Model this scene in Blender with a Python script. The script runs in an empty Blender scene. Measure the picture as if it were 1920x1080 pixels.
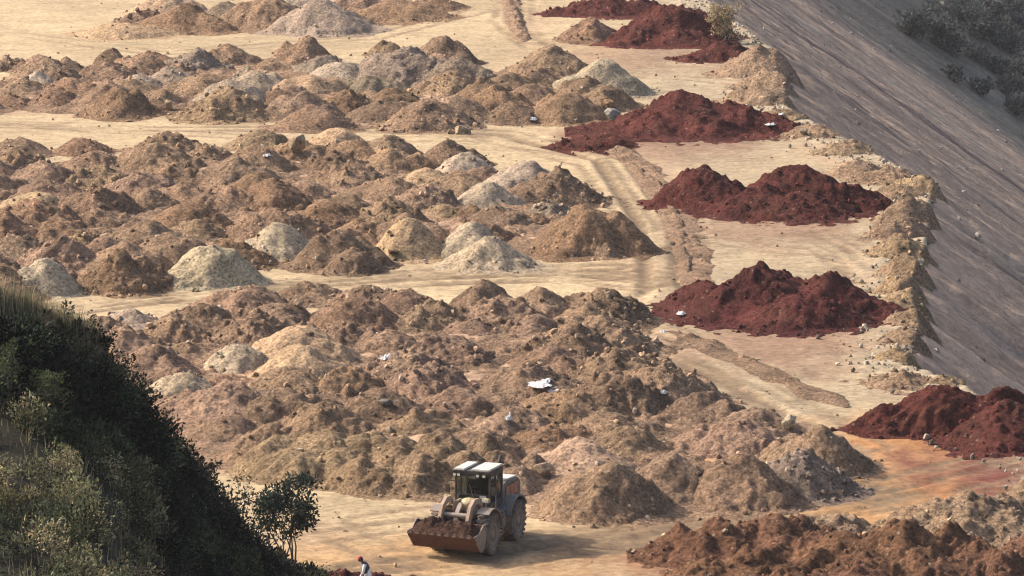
import bpy, bmesh, math, random
import numpy as np
from mathutils import Vector, Matrix

random.seed(7)
RNG = np.random.default_rng(11)
scene = bpy.context.scene
COL = scene.collection
R = math.radians

# ------------------------------------------------------------------ camera
CAM_H = 45.0
FPX = 9668.0
PITCH = math.atan(1615.0 / FPX)
cam_d = bpy.data.cameras.new("camera")
cam = bpy.data.objects.new("camera", cam_d)
COL.objects.link(cam)
cam.location = (0, 0, CAM_H)
cam.rotation_euler = (math.pi / 2 - PITCH, 0, 0)
cam_d.sensor_width = 36.0
cam_d.lens = FPX * 36.0 / 1920.0
cam_d.clip_start = 1.0
cam_d.clip_end = 6000.0
scene.camera = cam

# ------------------------------------------------------------------ light
SUN_EL, SUN_AZ_BACK = R(35), R(22)          # from the left, a little behind the subject
sdir = Vector((-math.cos(SUN_EL) * math.cos(SUN_AZ_BACK), math.cos(SUN_EL) * math.sin(SUN_AZ_BACK), math.sin(SUN_EL)))
world = bpy.data.worlds.new("World")
scene.world = world
world.use_nodes = True
wn = world.node_tree
wn.nodes.clear()
sky = wn.nodes.new("ShaderNodeTexSky")
sky.sky_type = 'NISHITA'
sky.sun_disc = False
sky.sun_elevation = SUN_EL
sky.sun_rotation = math.atan2(sdir.x, sdir.y)
sky.dust_density = 6.0
sky.air_density = 1.0
bg = wn.nodes.new("ShaderNodeBackground")
bg.inputs['Strength'].default_value = 0.15
wo = wn.nodes.new("ShaderNodeOutputWorld")
wn.links.new(sky.outputs[0], bg.inputs[0])
wn.links.new(bg.outputs[0], wo.inputs[0])
sun_d = bpy.data.lights.new("sun", 'SUN')
sun_d.energy = 3.3
sun_d.angle = R(0.6)
sun_d.color = (1.0, 0.925, 0.80)
sun = bpy.data.objects.new("sun", sun_d)
COL.objects.link(sun)
sun.location = (-200, 200, 300)
sun.rotation_euler = (-sdir).to_track_quat('-Z', 'Y').to_euler()

scene.view_settings.view_transform = 'Standard'
scene.view_settings.look = 'None'
scene.view_settings.gamma = 1
scene.view_settings.exposure = 0.80
scene.render.engine = 'CYCLES'
scene.cycles.max_bounces = 6
scene.cycles.diffuse_bounces = 3
scene.cycles.volume_bounces = 0
scene.cycles.use_denoising = True
scene.cycles.denoising_prefilter = 'ACCURATE'
scene.cycles.filter_width = 1.2

# ------------------------------------------------------------------ placing helpers
SP, CP = math.sin(PITCH), math.cos(PITCH)

def ray(px, py):
    a, b = (px - 960) / FPX, (540 - py) / FPX
    return a, CP + b * SP, -SP + b * CP

def at(px, py, z=0.0):
    dx, dy, dz = ray(px, py)
    t = (z - CAM_H) / dz
    return np.array([dx * t, dy * t, z])

def at_far(px, py, y):
    dx, dy, dz = ray(px, py)
    t = y / dy
    return np.array([dx * t, y, CAM_H + dz * t])

# ------------------------------------------------------------------ noise
def _hash(xi, yi, seed):
    h = (xi.astype(np.int64) * 374761393 + yi.astype(np.int64) * 668265263 + seed * 974634777) & 0xffffffff
    h = ((h ^ (h >> 13)) * 1274126177) & 0xffffffff
    h = ((h ^ (h >> 16)) * 2246822519) & 0xffffffff
    return (h ^ (h >> 15)) & 0xffff

def pn(x, y, seed=0):
    xi, yi = np.floor(x), np.floor(y)
    fx, fy = x - xi, y - yi
    u = fx * fx * fx * (fx * (fx * 6 - 15) + 10)
    v = fy * fy * fy * (fy * (fy * 6 - 15) + 10)
    def g(ox, oy):
        a = _hash(xi + ox, yi + oy, seed) * (2 * math.pi / 65536.0)
        return np.cos(a) * (fx - ox) + np.sin(a) * (fy - oy)
    n0 = g(0, 0) * (1 - u) + g(1, 0) * u
    n1 = g(0, 1) * (1 - u) + g(1, 1) * u
    return (n0 * (1 - v) + n1 * v) * 1.5

def fbm(x, y, octs=4, seed=0, gain=0.5):
    s, a, tot = 0.0, 1.0, 0.0
    for o in range(octs):
        s = s + a * pn(x * 2 ** o, y * 2 ** o, seed + o * 17)
        tot += a
        a *= gain
    return s / tot

def billow(x, y, octs=3, seed=0):
    s, a, tot = 0.0, 1.0, 0.0
    for o in range(octs):
        s = s + a * np.abs(pn(x * 2 ** o, y * 2 ** o, seed + o * 13))
        tot += a
        a *= 0.5
    return s / tot

def cells(x, y, seed=0):
    """Rounded lumps: 1 at a lump's middle, 0 at its rim (each lattice cell holds one lump of its own size)."""
    xi, yi = np.floor(x), np.floor(y)
    best = np.zeros_like(x)
    for ox in (-1, 0, 1):
        for oy in (-1, 0, 1):
            cx, cy = xi + ox, yi + oy
            h1 = _hash(cx, cy, seed) / 65536.0
            h2 = _hash(cx, cy, seed + 5) / 65536.0
            h3 = _hash(cx, cy, seed + 9) / 65536.0
            rr = 0.12 + 0.5 * h3 ** 3
            d2 = ((x - cx - h1) ** 2 + (y - cy - h2) ** 2) / rr ** 2
            best = np.maximum(best, np.sqrt(np.clip(1 - d2, 0, 1)) * rr * 2)
    return best

def sstep(a, b, x):
    t = np.clip((x - a) / (b - a), 0, 1)
    return t * t * (3 - 2 * t)

# ------------------------------------------------------------------ mesh helpers
def mesh_np(name, V, F, mat=None, smooth=True, parent=None, cols=None, link=True):
    """V (n,3); F (m,k) one face size, or a list of such arrays."""
    V = np.asarray(V, dtype=np.float32)
    Fs = F if isinstance(F, list) else [F]
    Fs = [np.asarray(f, dtype=np.int32) for f in Fs if len(f)]
    me = bpy.data.meshes.new(name)
    me.vertices.add(len(V))
    me.vertices.foreach_set('co', V.ravel())
    nl = sum(f.size for f in Fs)
    npoly = sum(len(f) for f in Fs)
    me.loops.add(nl)
    me.loops.foreach_set('vertex_index', np.concatenate([f.ravel() for f in Fs]))
    me.polygons.add(npoly)
    tot = np.concatenate([np.full(len(f), f.shape[1], dtype=np.int32) for f in Fs])
    st = np.concatenate([[0], np.cumsum(tot)[:-1]]).astype(np.int32)
    me.polygons.foreach_set('loop_start', st)
    me.polygons.foreach_set('loop_total', tot)
    me.polygons.foreach_set('use_smooth', np.full(npoly, smooth, dtype=bool))
    if cols is not None:
        ca = me.color_attributes.new('tint', 'FLOAT_COLOR', 'POINT')
        c4 = np.ones((len(V), 4), dtype=np.float32)
        c4[:, :3] = cols
        ca.data.foreach_set('color', c4.ravel())
    me.update(calc_edges=True)
    if mat is not None:
        me.materials.append(mat)
    if not link:
        return me
    o = bpy.data.objects.new(name, me)
    COL.objects.link(o)
    if parent is not None:
        o.parent = parent
    return o

def grid_faces(nx, ny):
    i = np.arange(nx * ny).reshape(ny, nx)
    return np.stack([i[:-1, :-1], i[:-1, 1:], i[1:, 1:], i[1:, :-1]], axis=-1).reshape(-1, 4)

def from_bm(name, bm, mat, parent=None, smooth=False):
    me = bpy.data.meshes.new(name)
    bmesh.ops.recalc_face_normals(bm, faces=bm.faces)
    bm.to_mesh(me)
    bm.free()
    if smooth:
        me.polygons.foreach_set('use_smooth', [True] * len(me.polygons))
    me.materials.append(mat)
    o = bpy.data.objects.new(name, me)
    COL.objects.link(o)
    if parent is not None:
        o.parent = parent
    return o

def tag(o, label=None, cat=None, group=None, kind=None):
    if label: o['label'] = label
    if cat: o['category'] = cat
    if group: o['group'] = group
    if kind: o['kind'] = kind
    return o

def empty(name, loc, rz=0.0):
    o = bpy.data.objects.new(name, None)
    COL.objects.link(o)
    o.location = loc
    o.rotation_euler = (0, 0, rz)
    return o

# ------------------------------------------------------------------ materials
def new_mat(name):
    m = bpy.data.materials.new(name)
    m.use_nodes = True
    nt = m.node_tree
    nt.nodes.clear()
    out = nt.nodes.new("ShaderNodeOutputMaterial")
    b = nt.nodes.new("ShaderNodeBsdfPrincipled")
    b.inputs['Roughness'].default_value = 0.95
    b.inputs['Specular IOR Level'].default_value = 0.12
    nt.links.new(b.outputs[0], out.inputs[0])
    return m, nt, b

def N(nt, typ, **kw):
    n = nt.nodes.new(typ)
    for k, v in kw.items():
        if k in n.inputs:
            n.inputs[k].default_value = v
        else:
            setattr(n, k, v)
    return n

def mixc(nt, a, b, fac, mode='MIX'):
    n = nt.nodes.new("ShaderNodeMix")
    n.data_type = 'RGBA'
    n.blend_type = mode
    for sock, val in ((n.inputs[0], fac), (n.inputs[6], a), (n.inputs[7], b)):
        if hasattr(val, 'is_linked'):
            nt.links.new(val, sock)
        elif isinstance(val, tuple):
            sock.default_value = (*val, 1.0)
        else:
            sock.default_value = val
    return n.outputs[2]

def ramp(nt, src, p0, c0, p1, c1):
    r = nt.nodes.new("ShaderNodeValToRGB")
    e = r.color_ramp.elements
    e[0].position, e[1].position = p0, p1
    e[0].color = (c0, c0, c0, 1) if not isinstance(c0, tuple) else (*c0, 1)
    e[1].color = (c1, c1, c1, 1) if not isinstance(c1, tuple) else (*c1, 1)
    nt.links.new(src, r.inputs[0])
    return r.outputs[0]

def noise(nt, vec, scale, detail=4.0, rough=0.6):
    n = nt.nodes.new("ShaderNodeTexNoise")
    n.inputs['Scale'].default_value = scale
    n.inputs['Detail'].default_value = detail
    n.inputs['Roughness'].default_value = rough
    nt.links.new(vec, n.inputs['Vector'])
    return n

def bump(nt, b, src, strength, dist, prev=None):
    n = nt.nodes.new("ShaderNodeBump")
    n.inputs['Strength'].default_value = strength
    n.inputs['Distance'].default_value = dist
    nt.links.new(src, n.inputs['Height'])
    if prev is not None:
        nt.links.new(prev, n.inputs['Normal'])
    nt.links.new(n.outputs[0], b.inputs['Normal'])
    return n.outputs[0]

def mat_soil(name, use_attr=False, pebble=0.5, bump_s=1.0, mottled=(0.62, 1.30), dust=None):
    """Dumped earth: base colour from the object's own colour or the soil tint, mottled, with pale and dark pebbles."""
    m, nt, b = new_mat(name)
    geo = N(nt, "ShaderNodeNewGeometry")
    pos = geo.outputs['Position']
    if use_attr:
        a = N(nt, "ShaderNodeVertexColor")
        a.layer_name = 'tint'
        base = a.outputs[0]
    else:
        base = N(nt, "ShaderNodeObjectInfo").outputs['Color']
    n1 = noise(nt, pos, 0.55, 5.0, 0.62)
    n2 = noise(nt, pos, 6.0, 5.0, 0.75)
    c = mixc(nt, base, ramp(nt, n1.outputs[0], 0.33, mottled[0], 0.68, mottled[1]), 1.0, 'MULTIPLY')
    c = mixc(nt, c, ramp(nt, n2.outputs[0], 0.36, 0.42, 0.63, 1.50), 1.0, 'MULTIPLY')
    if dust:
        nd = noise(nt, pos, 0.42, 4.0, 0.6)
        c = mixc(nt, c, dust, ramp(nt, nd.outputs[0], 0.46, 0.0, 0.72, 0.55))
    # pebbles and clods
    v = N(nt, "ShaderNodeTexVoronoi", Scale=4.2)
    nt.links.new(pos, v.inputs['Vector'])
    sep = N(nt, "ShaderNodeSeparateColor")
    nt.links.new(v.outputs['Color'], sep.inputs[0])
    pick = ramp(nt, sep.outputs[0], 1 - 0.16 * pebble, 0.0, 1 - 0.16 * pebble + 0.02, 1.0)
    disc = ramp(nt, v.outputs['Distance'], 0.22, 1.0, 0.36, 0.0)
    pk = N(nt, "ShaderNodeMath", operation='MULTIPLY')
    nt.links.new(pick, pk.inputs[0]); nt.links.new(disc, pk.inputs[1])
    pale = mixc(nt, mixc(nt, base, (1.5, 1.45, 1.35), 1.0, 'MULTIPLY'), (0.42, 0.35, 0.27), 0.45)
    c = mixc(nt, c, pale, pk.outputs[0])
    pick2 = ramp(nt, sep.outputs[1], 1 - 0.14 * pebble, 0.0, 1 - 0.14 * pebble + 0.02, 0.8)
    pk2 = N(nt, "ShaderNodeMath", operation='MULTIPLY')
    nt.links.new(pick2, pk2.inputs[0]); nt.links.new(disc, pk2.inputs[1])
    c = mixc(nt, c, mixc(nt, base, (0.45, 0.42, 0.42), 1.0, 'MULTIPLY'), pk2.outputs[0])
    nt.links.new(c, b.inputs['Base Color'])
    nb = noise(nt, pos, 3.6, 7.0, 0.76)
    p1 = bump(nt, b, nb.outputs[0], 1.0 * bump_s, 0.50)
    bump(nt, b, disc, 0.35 * bump_s * pebble, 0.10, p1)
    return m

M_SOIL = mat_soil("loose_soil", pebble=0.8)
M_GRAVEL = mat_soil("fine_gravel", pebble=0.35, bump_s=0.55, mottled=(0.78, 1.18))
M_CRIMSON = mat_soil("crimson_soil", pebble=0.7, bump_s=1.25, mottled=(0.50, 1.55), dust=(0.215, 0.085, 0.060))
M_BED = mat_soil("trampled_soil", use_attr=True, pebble=0.8)
M_STONE = mat_soil("stone", use_attr=True, pebble=0.0, bump_s=0.5)

def mat_ground():
    m, nt, b = new_mat("packed_sand")
    geo = N(nt, "ShaderNodeNewGeometry")
    pos = geo.outputs['Position']
    a = N(nt, "ShaderNodeVertexColor"); a.layer_name = 'tint'
    base = a.outputs[0]
    n1 = noise(nt, pos, 0.25, 6.0, 0.65)
    n2 = noise(nt, pos, 2.5, 5.0, 0.7)
    mp = N(nt, "ShaderNodeMapping")
    mp.inputs["Scale"].default_value = (0.7, 1.0, 1.0)
    nt.links.new(pos, mp.inputs['Vector'])
    n3 = noise(nt, mp.outputs[0], 0.9, 5.0, 0.7)
    c = mixc(nt, base, ramp(nt, n1.outputs[0], 0.32, 0.84, 0.68, 1.12), 1.0, 'MULTIPLY')
    c = mixc(nt, c, ramp(nt, n3.outputs[0], 0.32, 0.80, 0.62, 1.09), 1.0, 'MULTIPLY')
    c = mixc(nt, c, ramp(nt, n2.outputs[0], 0.34, 0.66, 0.62, 1.16), 1.0, 'MULTIPLY')
    v = N(nt, "ShaderNodeTexVoronoi", Scale=2.4)
    nt.links.new(pos, v.inputs['Vector'])
    sep = N(nt, "ShaderNodeSeparateColor"); nt.links.new(v.outputs['Color'], sep.inputs[0])
    pk = N(nt, "ShaderNodeMath", operation='MULTIPLY')
    nt.links.new(ramp(nt, sep.outputs[0], 0.955, 0.0, 0.97, 0.75), pk.inputs[0])
    nt.links.new(ramp(nt, v.outputs['Distance'], 0.10, 1.0, 0.22, 0.0), pk.inputs[1])
    c = mixc(nt, c, mixc(nt, base, (0.5, 0.45, 0.42), 1.0, 'MULTIPLY'), pk.outputs[0])
    nt.links.new(c, b.inputs['Base Color'])
    nb = noise(nt, pos, 2.2, 6.0, 0.7)
    p = bump(nt, b, nb.outputs[0], 0.35, 0.12)
    bump(nt, b, n3.outputs[0], 0.3, 0.12, p)
    return m
M_GROUND = mat_ground()

def mat_slope():
    m, nt, b = new_mat("slope_spoil")
    geo = N(nt, "ShaderNodeNewGeometry")
    pos = geo.outputs['Position']
    a = N(nt, "ShaderNodeVertexColor"); a.layer_name = 'tint'
    mp = N(nt, "ShaderNodeMapping")
    mp.inputs['Scale'].default_value = (0.10, 1.0, 0.10)
    nt.links.new(pos, mp.inputs['Vector'])
    n1 = noise(nt, mp.outputs[0], 0.8, 6.0, 0.72)
    n2 = noise(nt, pos, 1.6, 6.0, 0.75)
    c = mixc(nt, a.outputs[0], ramp(nt, n1.outputs[0], 0.3, 0.66, 0.7, 1.25), 1.0, 'MULTIPLY')
    c = mixc(nt, c, ramp(nt, n2.outputs[0], 0.3, 0.62, 0.68, 1.3), 1.0, 'MULTIPLY')
    nt.links.new(c, b.inputs['Base Color'])
    bump(nt, b, n2.outputs[0], 0.9, 0.35)
    return m
M_SLOPE = mat_slope()

def mat_leaf(name, trans=0.25):
    m, nt, b = new_mat(name)
    a = N(nt, "ShaderNodeVertexColor"); a.layer_name = 'tint'
    oi = N(nt, "ShaderNodeObjectInfo")
    c = mixc(nt, a.outputs[0], oi.outputs['Color'], 1.0, 'MULTIPLY')
    nt.links.new(c, b.inputs['Base Color'])
    b.inputs['Roughness'].default_value = 0.55
    b.inputs['Specular IOR Level'].default_value = 0.12
    t = N(nt, "ShaderNodeBsdfTranslucent")
    nt.links.new(c, t.inputs[0])
    mx = N(nt, "ShaderNodeMixShader"); mx.inputs[0].default_value = trans
    out = [n for n in nt.nodes if n.type == 'OUTPUT_MATERIAL'][0]
    nt.links.new(b.outputs[0], mx.inputs[1]); nt.links.new(t.outputs[0], mx.inputs[2])
    nt.links.new(mx.outputs[0], out.inputs[0])
    return m
M_LEAF = mat_leaf("leaf")
M_GRASS = mat_leaf("grass_blade", 0.35)

def mat_dusty(name, col, rough=0.6, metal=0.0, dust=0.5, dustc=(0.40, 0.30, 0.20), scale=2.5):
    m, nt, b = new_mat(name)
    geo = N(nt, "ShaderNodeNewGeometry")
    tc = N(nt, "ShaderNodeTexCoord")
    n1 = noise(nt, tc.outputs['Object'], scale, 6.0, 0.7)
    f = ramp(nt, n1.outputs[0], 0.38, 0.0, 0.70, dust)
    c = mixc(nt, col, dustc, f)
    n2 = noise(nt, tc.outputs['Object'], 14.0, 3.0, 0.6)
    c = mixc(nt, c, ramp(nt, n2.outputs[0], 0.3, 0.75, 0.7, 1.1), 1.0, 'MULTIPLY')
    nt.links.new(c, b.inputs['Base Color'])
    b.inputs['Roughness'].default_value = rough
    b.inputs['Metallic'].default_value = metal
    b.inputs['Specular IOR Level'].default_value = 0.3
    return m

# ------------------------------------------------------------------ soil colours (albedo)
C = {
    'sand':   (0.410, 0.308, 0.188),
    'brown':  (0.358, 0.232, 0.152),
    'dark':   (0.285, 0.186, 0.122),
    'red':    (0.320, 0.196, 0.120),
    'tan':    (0.370, 0.250, 0.155),
    'yellow': (0.370, 0.240, 0.145),
    'grey':   (0.315, 0.238, 0.170),
    'pale':   (0.345, 0.268, 0.185),
    'crimson':(0.135, 0.038, 0.031),
    'orange': (0.420, 0.215, 0.080),
    'rust':   (0.215, 0.108, 0.064),
}
WORD = {'rust': 'rusty brown', 'brown': 'brown', 'dark': 'dark brown', 'red': 'reddish brown', 'tan': 'tan', 'yellow': 'yellowish brown',
        'grey': 'grey', 'pale': 'pale grey', 'crimson': 'crimson'}

# ------------------------------------------------------------------ the pad's edge and the spoil slope
EDGE_PX = [(1235, -120), (1290, -60), (1330, 0), (1385, 45), (1452, 95), (1466, 135), (1478, 205), (1565, 252), (1645, 292), (1700, 320),
           (1748, 352), (1742, 420), (1735, 480), (1705, 560), (1722, 620), (1700, 688), (1795, 715), (1890, 785), (1990, 860), (2120, 960)]
EW = np.array([at(x, y)[:2] for x, y in EDGE_PX])
EW = EW[np.argsort(EW[:, 1])]
def edge_x(y):
    return np.interp(y, np.r_[-200, EW[:, 1], 700, 1500], np.r_[EW[0, 0] + 30, EW[:, 0], EW[-1, 0] - 6, EW[-1, 0] - 6])
_ys = np.arange(-200, 1500, 1.0)
_k = np.exp(-0.5 * (np.arange(-40, 41) / 14.0) ** 2); _k /= _k.sum()
_xs = np.convolve(np.pad(edge_x(_ys), 40, mode='edge'), _k, mode='valid')
def edge_xs(y):
    return np.interp(y, _ys, _xs)

VALLEY = -62.0
def slope_z(x, y):
    t0 = x - edge_x(y)
    w = sstep(4, 26, t0)
    t = x - (edge_x(y) * (1 - w) + edge_xs(y) * w)
    z = -0.70 * t
    z = np.where(t0 < 0, 0, z)
    zf = -25 + (y - 548) * 0.26 - (x - 45) * 0.66
    return np.maximum(np.maximum(z, zf), VALLEY)

# ------------------------------------------------------------------ polygons of the three heap fields (ground marks)
def poly(pts):
    return np.array([at(x, y)[:2] for x, y in pts])
NEAR = poly([(180, 650), (420, 592), (700, 598), (1150, 612), (1200, 680), (1340, 780), (1530, 850), (1570, 900), (1400, 945), (1250, 955), (1000, 945),
             (840, 905), (620, 900), (400, 870), (300, 830), (230, 740)])
MID = poly([(-80, 316), (180, 310), (600, 298), (830, 320), (1060, 385), (1170, 460), (1120, 478), (900, 484), (640, 484), (420, 500), (200, 532), (0, 560), (-80, 560)])
FAR = poly([(-80, 165), (200, 142), (450, 135), (720, 130), (900, 135), (1040, 160), (1150, 190), (1090, 222), (880, 226), (600, 222), (200, 214), (-80, 204)])

def inside(P, x, y):
    x = np.asarray(x, float); y = np.asarray(y, float)
    r = np.zeros(x.shape, bool)
    n = len(P)
    for i in range(n):
        (x0, y0), (x1, y1) = P[i], P[(i + 1) % n]
        if y0 == y1: continue
        c = ((y0 > y) != (y1 > y)) & (x < (x1 - x0) * (y - y0) / (y1 - y0) + x0)
        r ^= c
    return r

def pdist(P, x, y, closed=True):
    d = np.full(np.shape(x), 1e9)
    n = len(P)
    for i in range(n if closed else n - 1):
        a, b = P[i], P[(i + 1) % n]
        ab = b - a
        t = np.clip(((x - a[0]) * ab[0] + (y - a[1]) * ab[1]) / max(ab @ ab, 1e-9), 0, 1)
        d = np.minimum(d, np.hypot(x - a[0] - t * ab[0], y - a[1] - t * ab[1]))
    return d

# ------------------------------------------------------------------ ground sheet
PATH_MAIN = poly([(2000, 850), (1800, 880), (1550, 940), (1300, 990), (1000, 1030), (700, 1060), (500, 1100)])
PATH_B = poly([(2000, 905), (1750, 925), (1500, 965), (1250, 1000)])
LANE1 = poly([(60, 590), (400, 548), (800, 520), (1100, 515), (1230, 530)])
LANE2 = poly([(-60, 235), (300, 245), (600, 240), (950, 250), (1150, 300), (1240, 420), (1260, 540), (1180, 630), (1400, 740), (1600, 850)])
RUTS = [  # wheel ruts pressed in the pad
    poly([(1500, 445), (1560, 470), (1620, 520), (1650, 560)]), poly([(1540, 440), (1600, 475), (1640, 530)]),
    poly([(1560, 438), (1625, 470), (1645, 500)]), poly([(700, 975), (800, 960), (900, 955)]), poly([(600, 1010), (760, 985), (900, 975)]),
    poly([(1180, 590), (1300, 640), (1450, 740), (1560, 800)]), poly([(960, 5), (950, 40), (985, 75), (1010, 90)]), poly([(975, 0), (975, 40), (1000, 80)]),
    poly([(1000, 1010), (1300, 985), (1600, 925), (1900, 868)]), poly([(1000, 1035), (1300, 1005), (1640, 935), (1900, 885)]),
    poly([(1275, 400), (1288, 440), (1292, 520)]), poly([(620, 990), (720, 1040), (900, 1060)]), poly([(1330, 450), (1480, 470), (1620, 480)]),
    poly([(100, 575), (400, 555), (800, 530), (1150, 520)]), poly([(100, 240), (500, 258), (900, 262), (1160, 300)]), poly([(1200, 140), (1330, 150), (1440, 165)]),
    poly([(0, 60), (300, 100), (700, 70), (900, 20)]),
]
_rt = random.Random(4)
for _P, _n, _w in ((PATH_MAIN, 12, 4.5), (PATH_B, 5, 3.0), (LANE1, 7, 3.0), (LANE2, 10, 2.6)):
    for _i in range(_n):      # wheel tracks that wander along each lane
        _i0 = _rt.randint(0, len(_P) - 3); _i1 = _rt.randint(_i0 + 2, len(_P) - 1)
        _o = _rt.uniform(-_w, _w); _q = _rt.uniform(-_w, _w)
        _m = _i1 - _i0
        RUTS.append(np.array([_P[_i0 + _j] + np.array((0.5, 0.9)) * (_o + (_q - _o) * _j / _m) for _j in range(_m + 1)]))
BLOTS = [  # soil spilled on the pad: pixel centre, half sizes in metres, colour, strength
    ((1480, 640), 7.6, 13, 'crimson', 0.5), ((1450, 420), 7.6, 12, 'crimson', 0.45), ((1250, 268), 8.8, 12, 'crimson', 0.5), ((1200, 100), 9, 15, 'crimson', 0.4),
    ((1150, 255), 5, 6, 'crimson', 0.5),
    ((1740, 850), 7, 11, 'orange', 0.85), ((1870, 892), 9, 13, 'crimson', 1.0), ((1700, 890), 9, 10, 'orange', 0.9), ((1790, 880), 8, 6, 'red', 0.6), ((1500, 950), 8, 8, 'orange', 0.5), ((1930, 885), 7, 10, 'crimson', 1.0),
    ((1240, 1050), 5, 9, 'rust', 0.85), ((1330, 1010), 4, 8, 'rust', 0.8), ((950, 1060), 8, 6, 'orange', 0.25), ((1180, 505), 4, 5, 'red', 0.35), ((680, 1045), 5, 5, 'orange', 0.35),
    ((560, 1010), 4, 4, 'red', 0.3), ((1280, 650), 4, 6, 'brown', 0.5), ((1230, 330), 2.5, 12, 'brown', 0.5), ((1650, 600), 3, 30, 'tan', 0.6),
    ((1600, 280), 5, 14, 'tan', 0.6), ((1430, 160), 3, 14, 'tan', 0.7), ((1420, 480), 4, 3, 'sand', 0.2), ((1000, 40), 3, 12, 'brown', 0.45),
]
def build_ground():
    xs = np.unique(np.r_[np.linspace(-900, -60, 22), np.arange(-46, -30, 0.5), np.arange(-30, 32, 0.2)])
    ys = np.unique(np.r_[np.linspace(-300, 150, 24), np.arange(160, 186, 2.0), np.arange(186, 300, 0.28), np.arange(300, 425, 0.45), np.arange(425, 500, 3), np.linspace(500, 2000, 30)])
    X, Y = np.meshgrid(xs, ys)
    ex = edge_x(Y)
    X = np.minimum(X, ex + 0.0)
    Z = 0.10 * fbm(X / 6, Y / 6, 4, 3) + 0.035 * fbm(X / 0.9, Y / 0.9, 3, 5)
    col = np.zeros(X.shape + (3,))
    col[:] = C['sand']
    wob = 1.3 * fbm(X / 3, Y / 5, 4, 21)
    tone = sstep(-0.5, 0.5, fbm(X / 11, Y / 16, 4, 31))
    col = col * (0.86 + 0.22 * tone)[..., None]
    # the pad by the crimson mounds is greyer
    gz = sstep(5, 12, X) * 0.85 * (0.6 + 0.4 * tone)
    col = col * (1 - gz[..., None]) + np.array((0.315, 0.248, 0.168)) * gz[..., None]
    for P in (NEAR, MID, FAR):
        d = pdist(P, X, Y)
        s = np.where(inside(P, X, Y), d, -d) + wob
        k = sstep(-2.6, 0.3, s)
        col = col * (1 - k[..., None]) + np.array(C['brown']) * k[..., None]
        Z += 0.35 * sstep(0, 4, s) + 0.25 * np.clip(s, 0, 1) * (fbm(X / 1.2, Y / 1.2, 4, 9))
    # churned haul road
    for P, wd in ((PATH_MAIN, 9), (PATH_B, 6)):
        d = pdist(P, X, Y, False)
        q = sstep(wd, 2, d + 2 * wob)
        k = q * (0.14 + 0.36 * sstep(-0.1, 0.5, fbm(X / 5, Y / 2.2, 5, 57)))
        col = col * (1 - k[..., None]) + np.array((0.30, 0.185, 0.090)) * k[..., None]
    st = fbm(X / 0.8, Y / 3.0, 4, 71)
    for (c, a, b, cn, f) in BLOTS:
        p = at(*c)
        r = np.hypot((X - p[0]) / a, (Y - p[1]) / b) + 0.55 * fbm(X / 2.6, Y / 4.5, 5, 41) + 0.2 * st
        k = f * sstep(1.1, 0.25, r)
        col = col * (1 - k[..., None]) + np.array(C[cn]) * k[..., None]
    for P in RUTS:
        d = pdist(P, X, Y, False)
        tr = np.minimum(np.abs(d - 0.95), 2.0)
        k = sstep(0.48, 0.12, tr + 0.12 * fbm(X / 1.1, Y / 1.1, 3, 61))
        tread = 0.6 + 0.4 * np.sign(np.sin(X * 5 + Y * 4.0))
        Z -= 0.022 * k
        Z += 0.012 * sstep(0.35, 0.1, np.abs(tr - 0.55))
        k = k * (0.46 + 0.32 * tread) * sstep(-0.5, 0.15, fbm(X / 4, Y / 6, 3, 67))
        col = col * (1 - k[..., None]) + np.array((0.19, 0.13, 0.08)) * k[..., None]
    # the rim is tipped, stony spoil
    de = ex - X
    k = sstep(4.5, 0.5, de + 1.5 * wob)
    col = col * (1 - 0.8 * k[..., None]) + np.array((0.33, 0.265, 0.185)) * 0.8 * k[..., None]
    Z += k * 0.35 * (billow(X / 1.6, Y / 1.6, 4, 81) + 0.1)
    Z = np.where(de <= 0.001, -0.05, Z)
    fade = sstep(430, 600, Y)
    Z *= (1 - fade)
    o = mesh_np('ground', np.stack([X, Y, Z], -1).reshape(-1, 3), grid_faces(len(xs), len(ys)), M_GROUND, True, None, col.reshape(-1, 3))
    tag(o, kind='structure')
build_ground()

def build_beds():
    """The trampled, lumpy soil that the loads of a field stand in."""
    for P, nm, sd in ((NEAR, 'broken_ground', 301), (MID, 'broken_ground', 401), (FAR, 'broken_ground', 501)):
        st = 0.16 if P is NEAR else 0.22
        xs = np.arange(max(P[:, 0].min() - 4, -36), P[:, 0].max() + 4, st); ys = np.arange(P[:, 1].min() - 4, P[:, 1].max() + 4, st * 1.25)
        X, Y = np.meshgrid(xs, ys)
        d = pdist(P, X, Y)
        s = np.where(inside(P, X, Y), d, -d) + 1.3 * fbm(X / 3, Y / 5, 4, 21)
        up = sstep(-1.6, 3.0, s)
        Z = up * (0.25 + 0.45 * billow(X / 4.2, Y / 4.2, 2, sd) + 0.30 * fbm(X / 1.3, Y / 1.3, 4, sd + 3)) - 0.12 * sstep(0.5, -1.6, s)
        Z += up * (0.15 * cells(X / 0.6, Y / 0.6, sd + 5) + 0.09 * cells(X / 0.3, Y / 0.3, sd + 6) + 0.14 * billow(X / 0.7, Y / 0.7, 3, sd + 8))
        t = fbm(X / 5, Y / 6, 4, sd + 9)[..., None]
        col = np.array(C['brown']) * (1 + 0.25 * t) + np.clip(t, 0, 1) * np.array((0.04, -0.005, -0.01))
        F = grid_faces(len(xs), len(ys))
        F = F[(s.ravel()[F] > -1.5).any(axis=1)]
        used, inv = np.unique(F.ravel(), return_inverse=True)
        o = mesh_np(nm, np.stack([X, Y, Z], -1).reshape(-1, 3)[used], inv.reshape(-1, 4), M_BED, True, None, np.clip(col, 0.02, 1).reshape(-1, 3)[used])
        tag(o, kind='structure')
build_beds()

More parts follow.
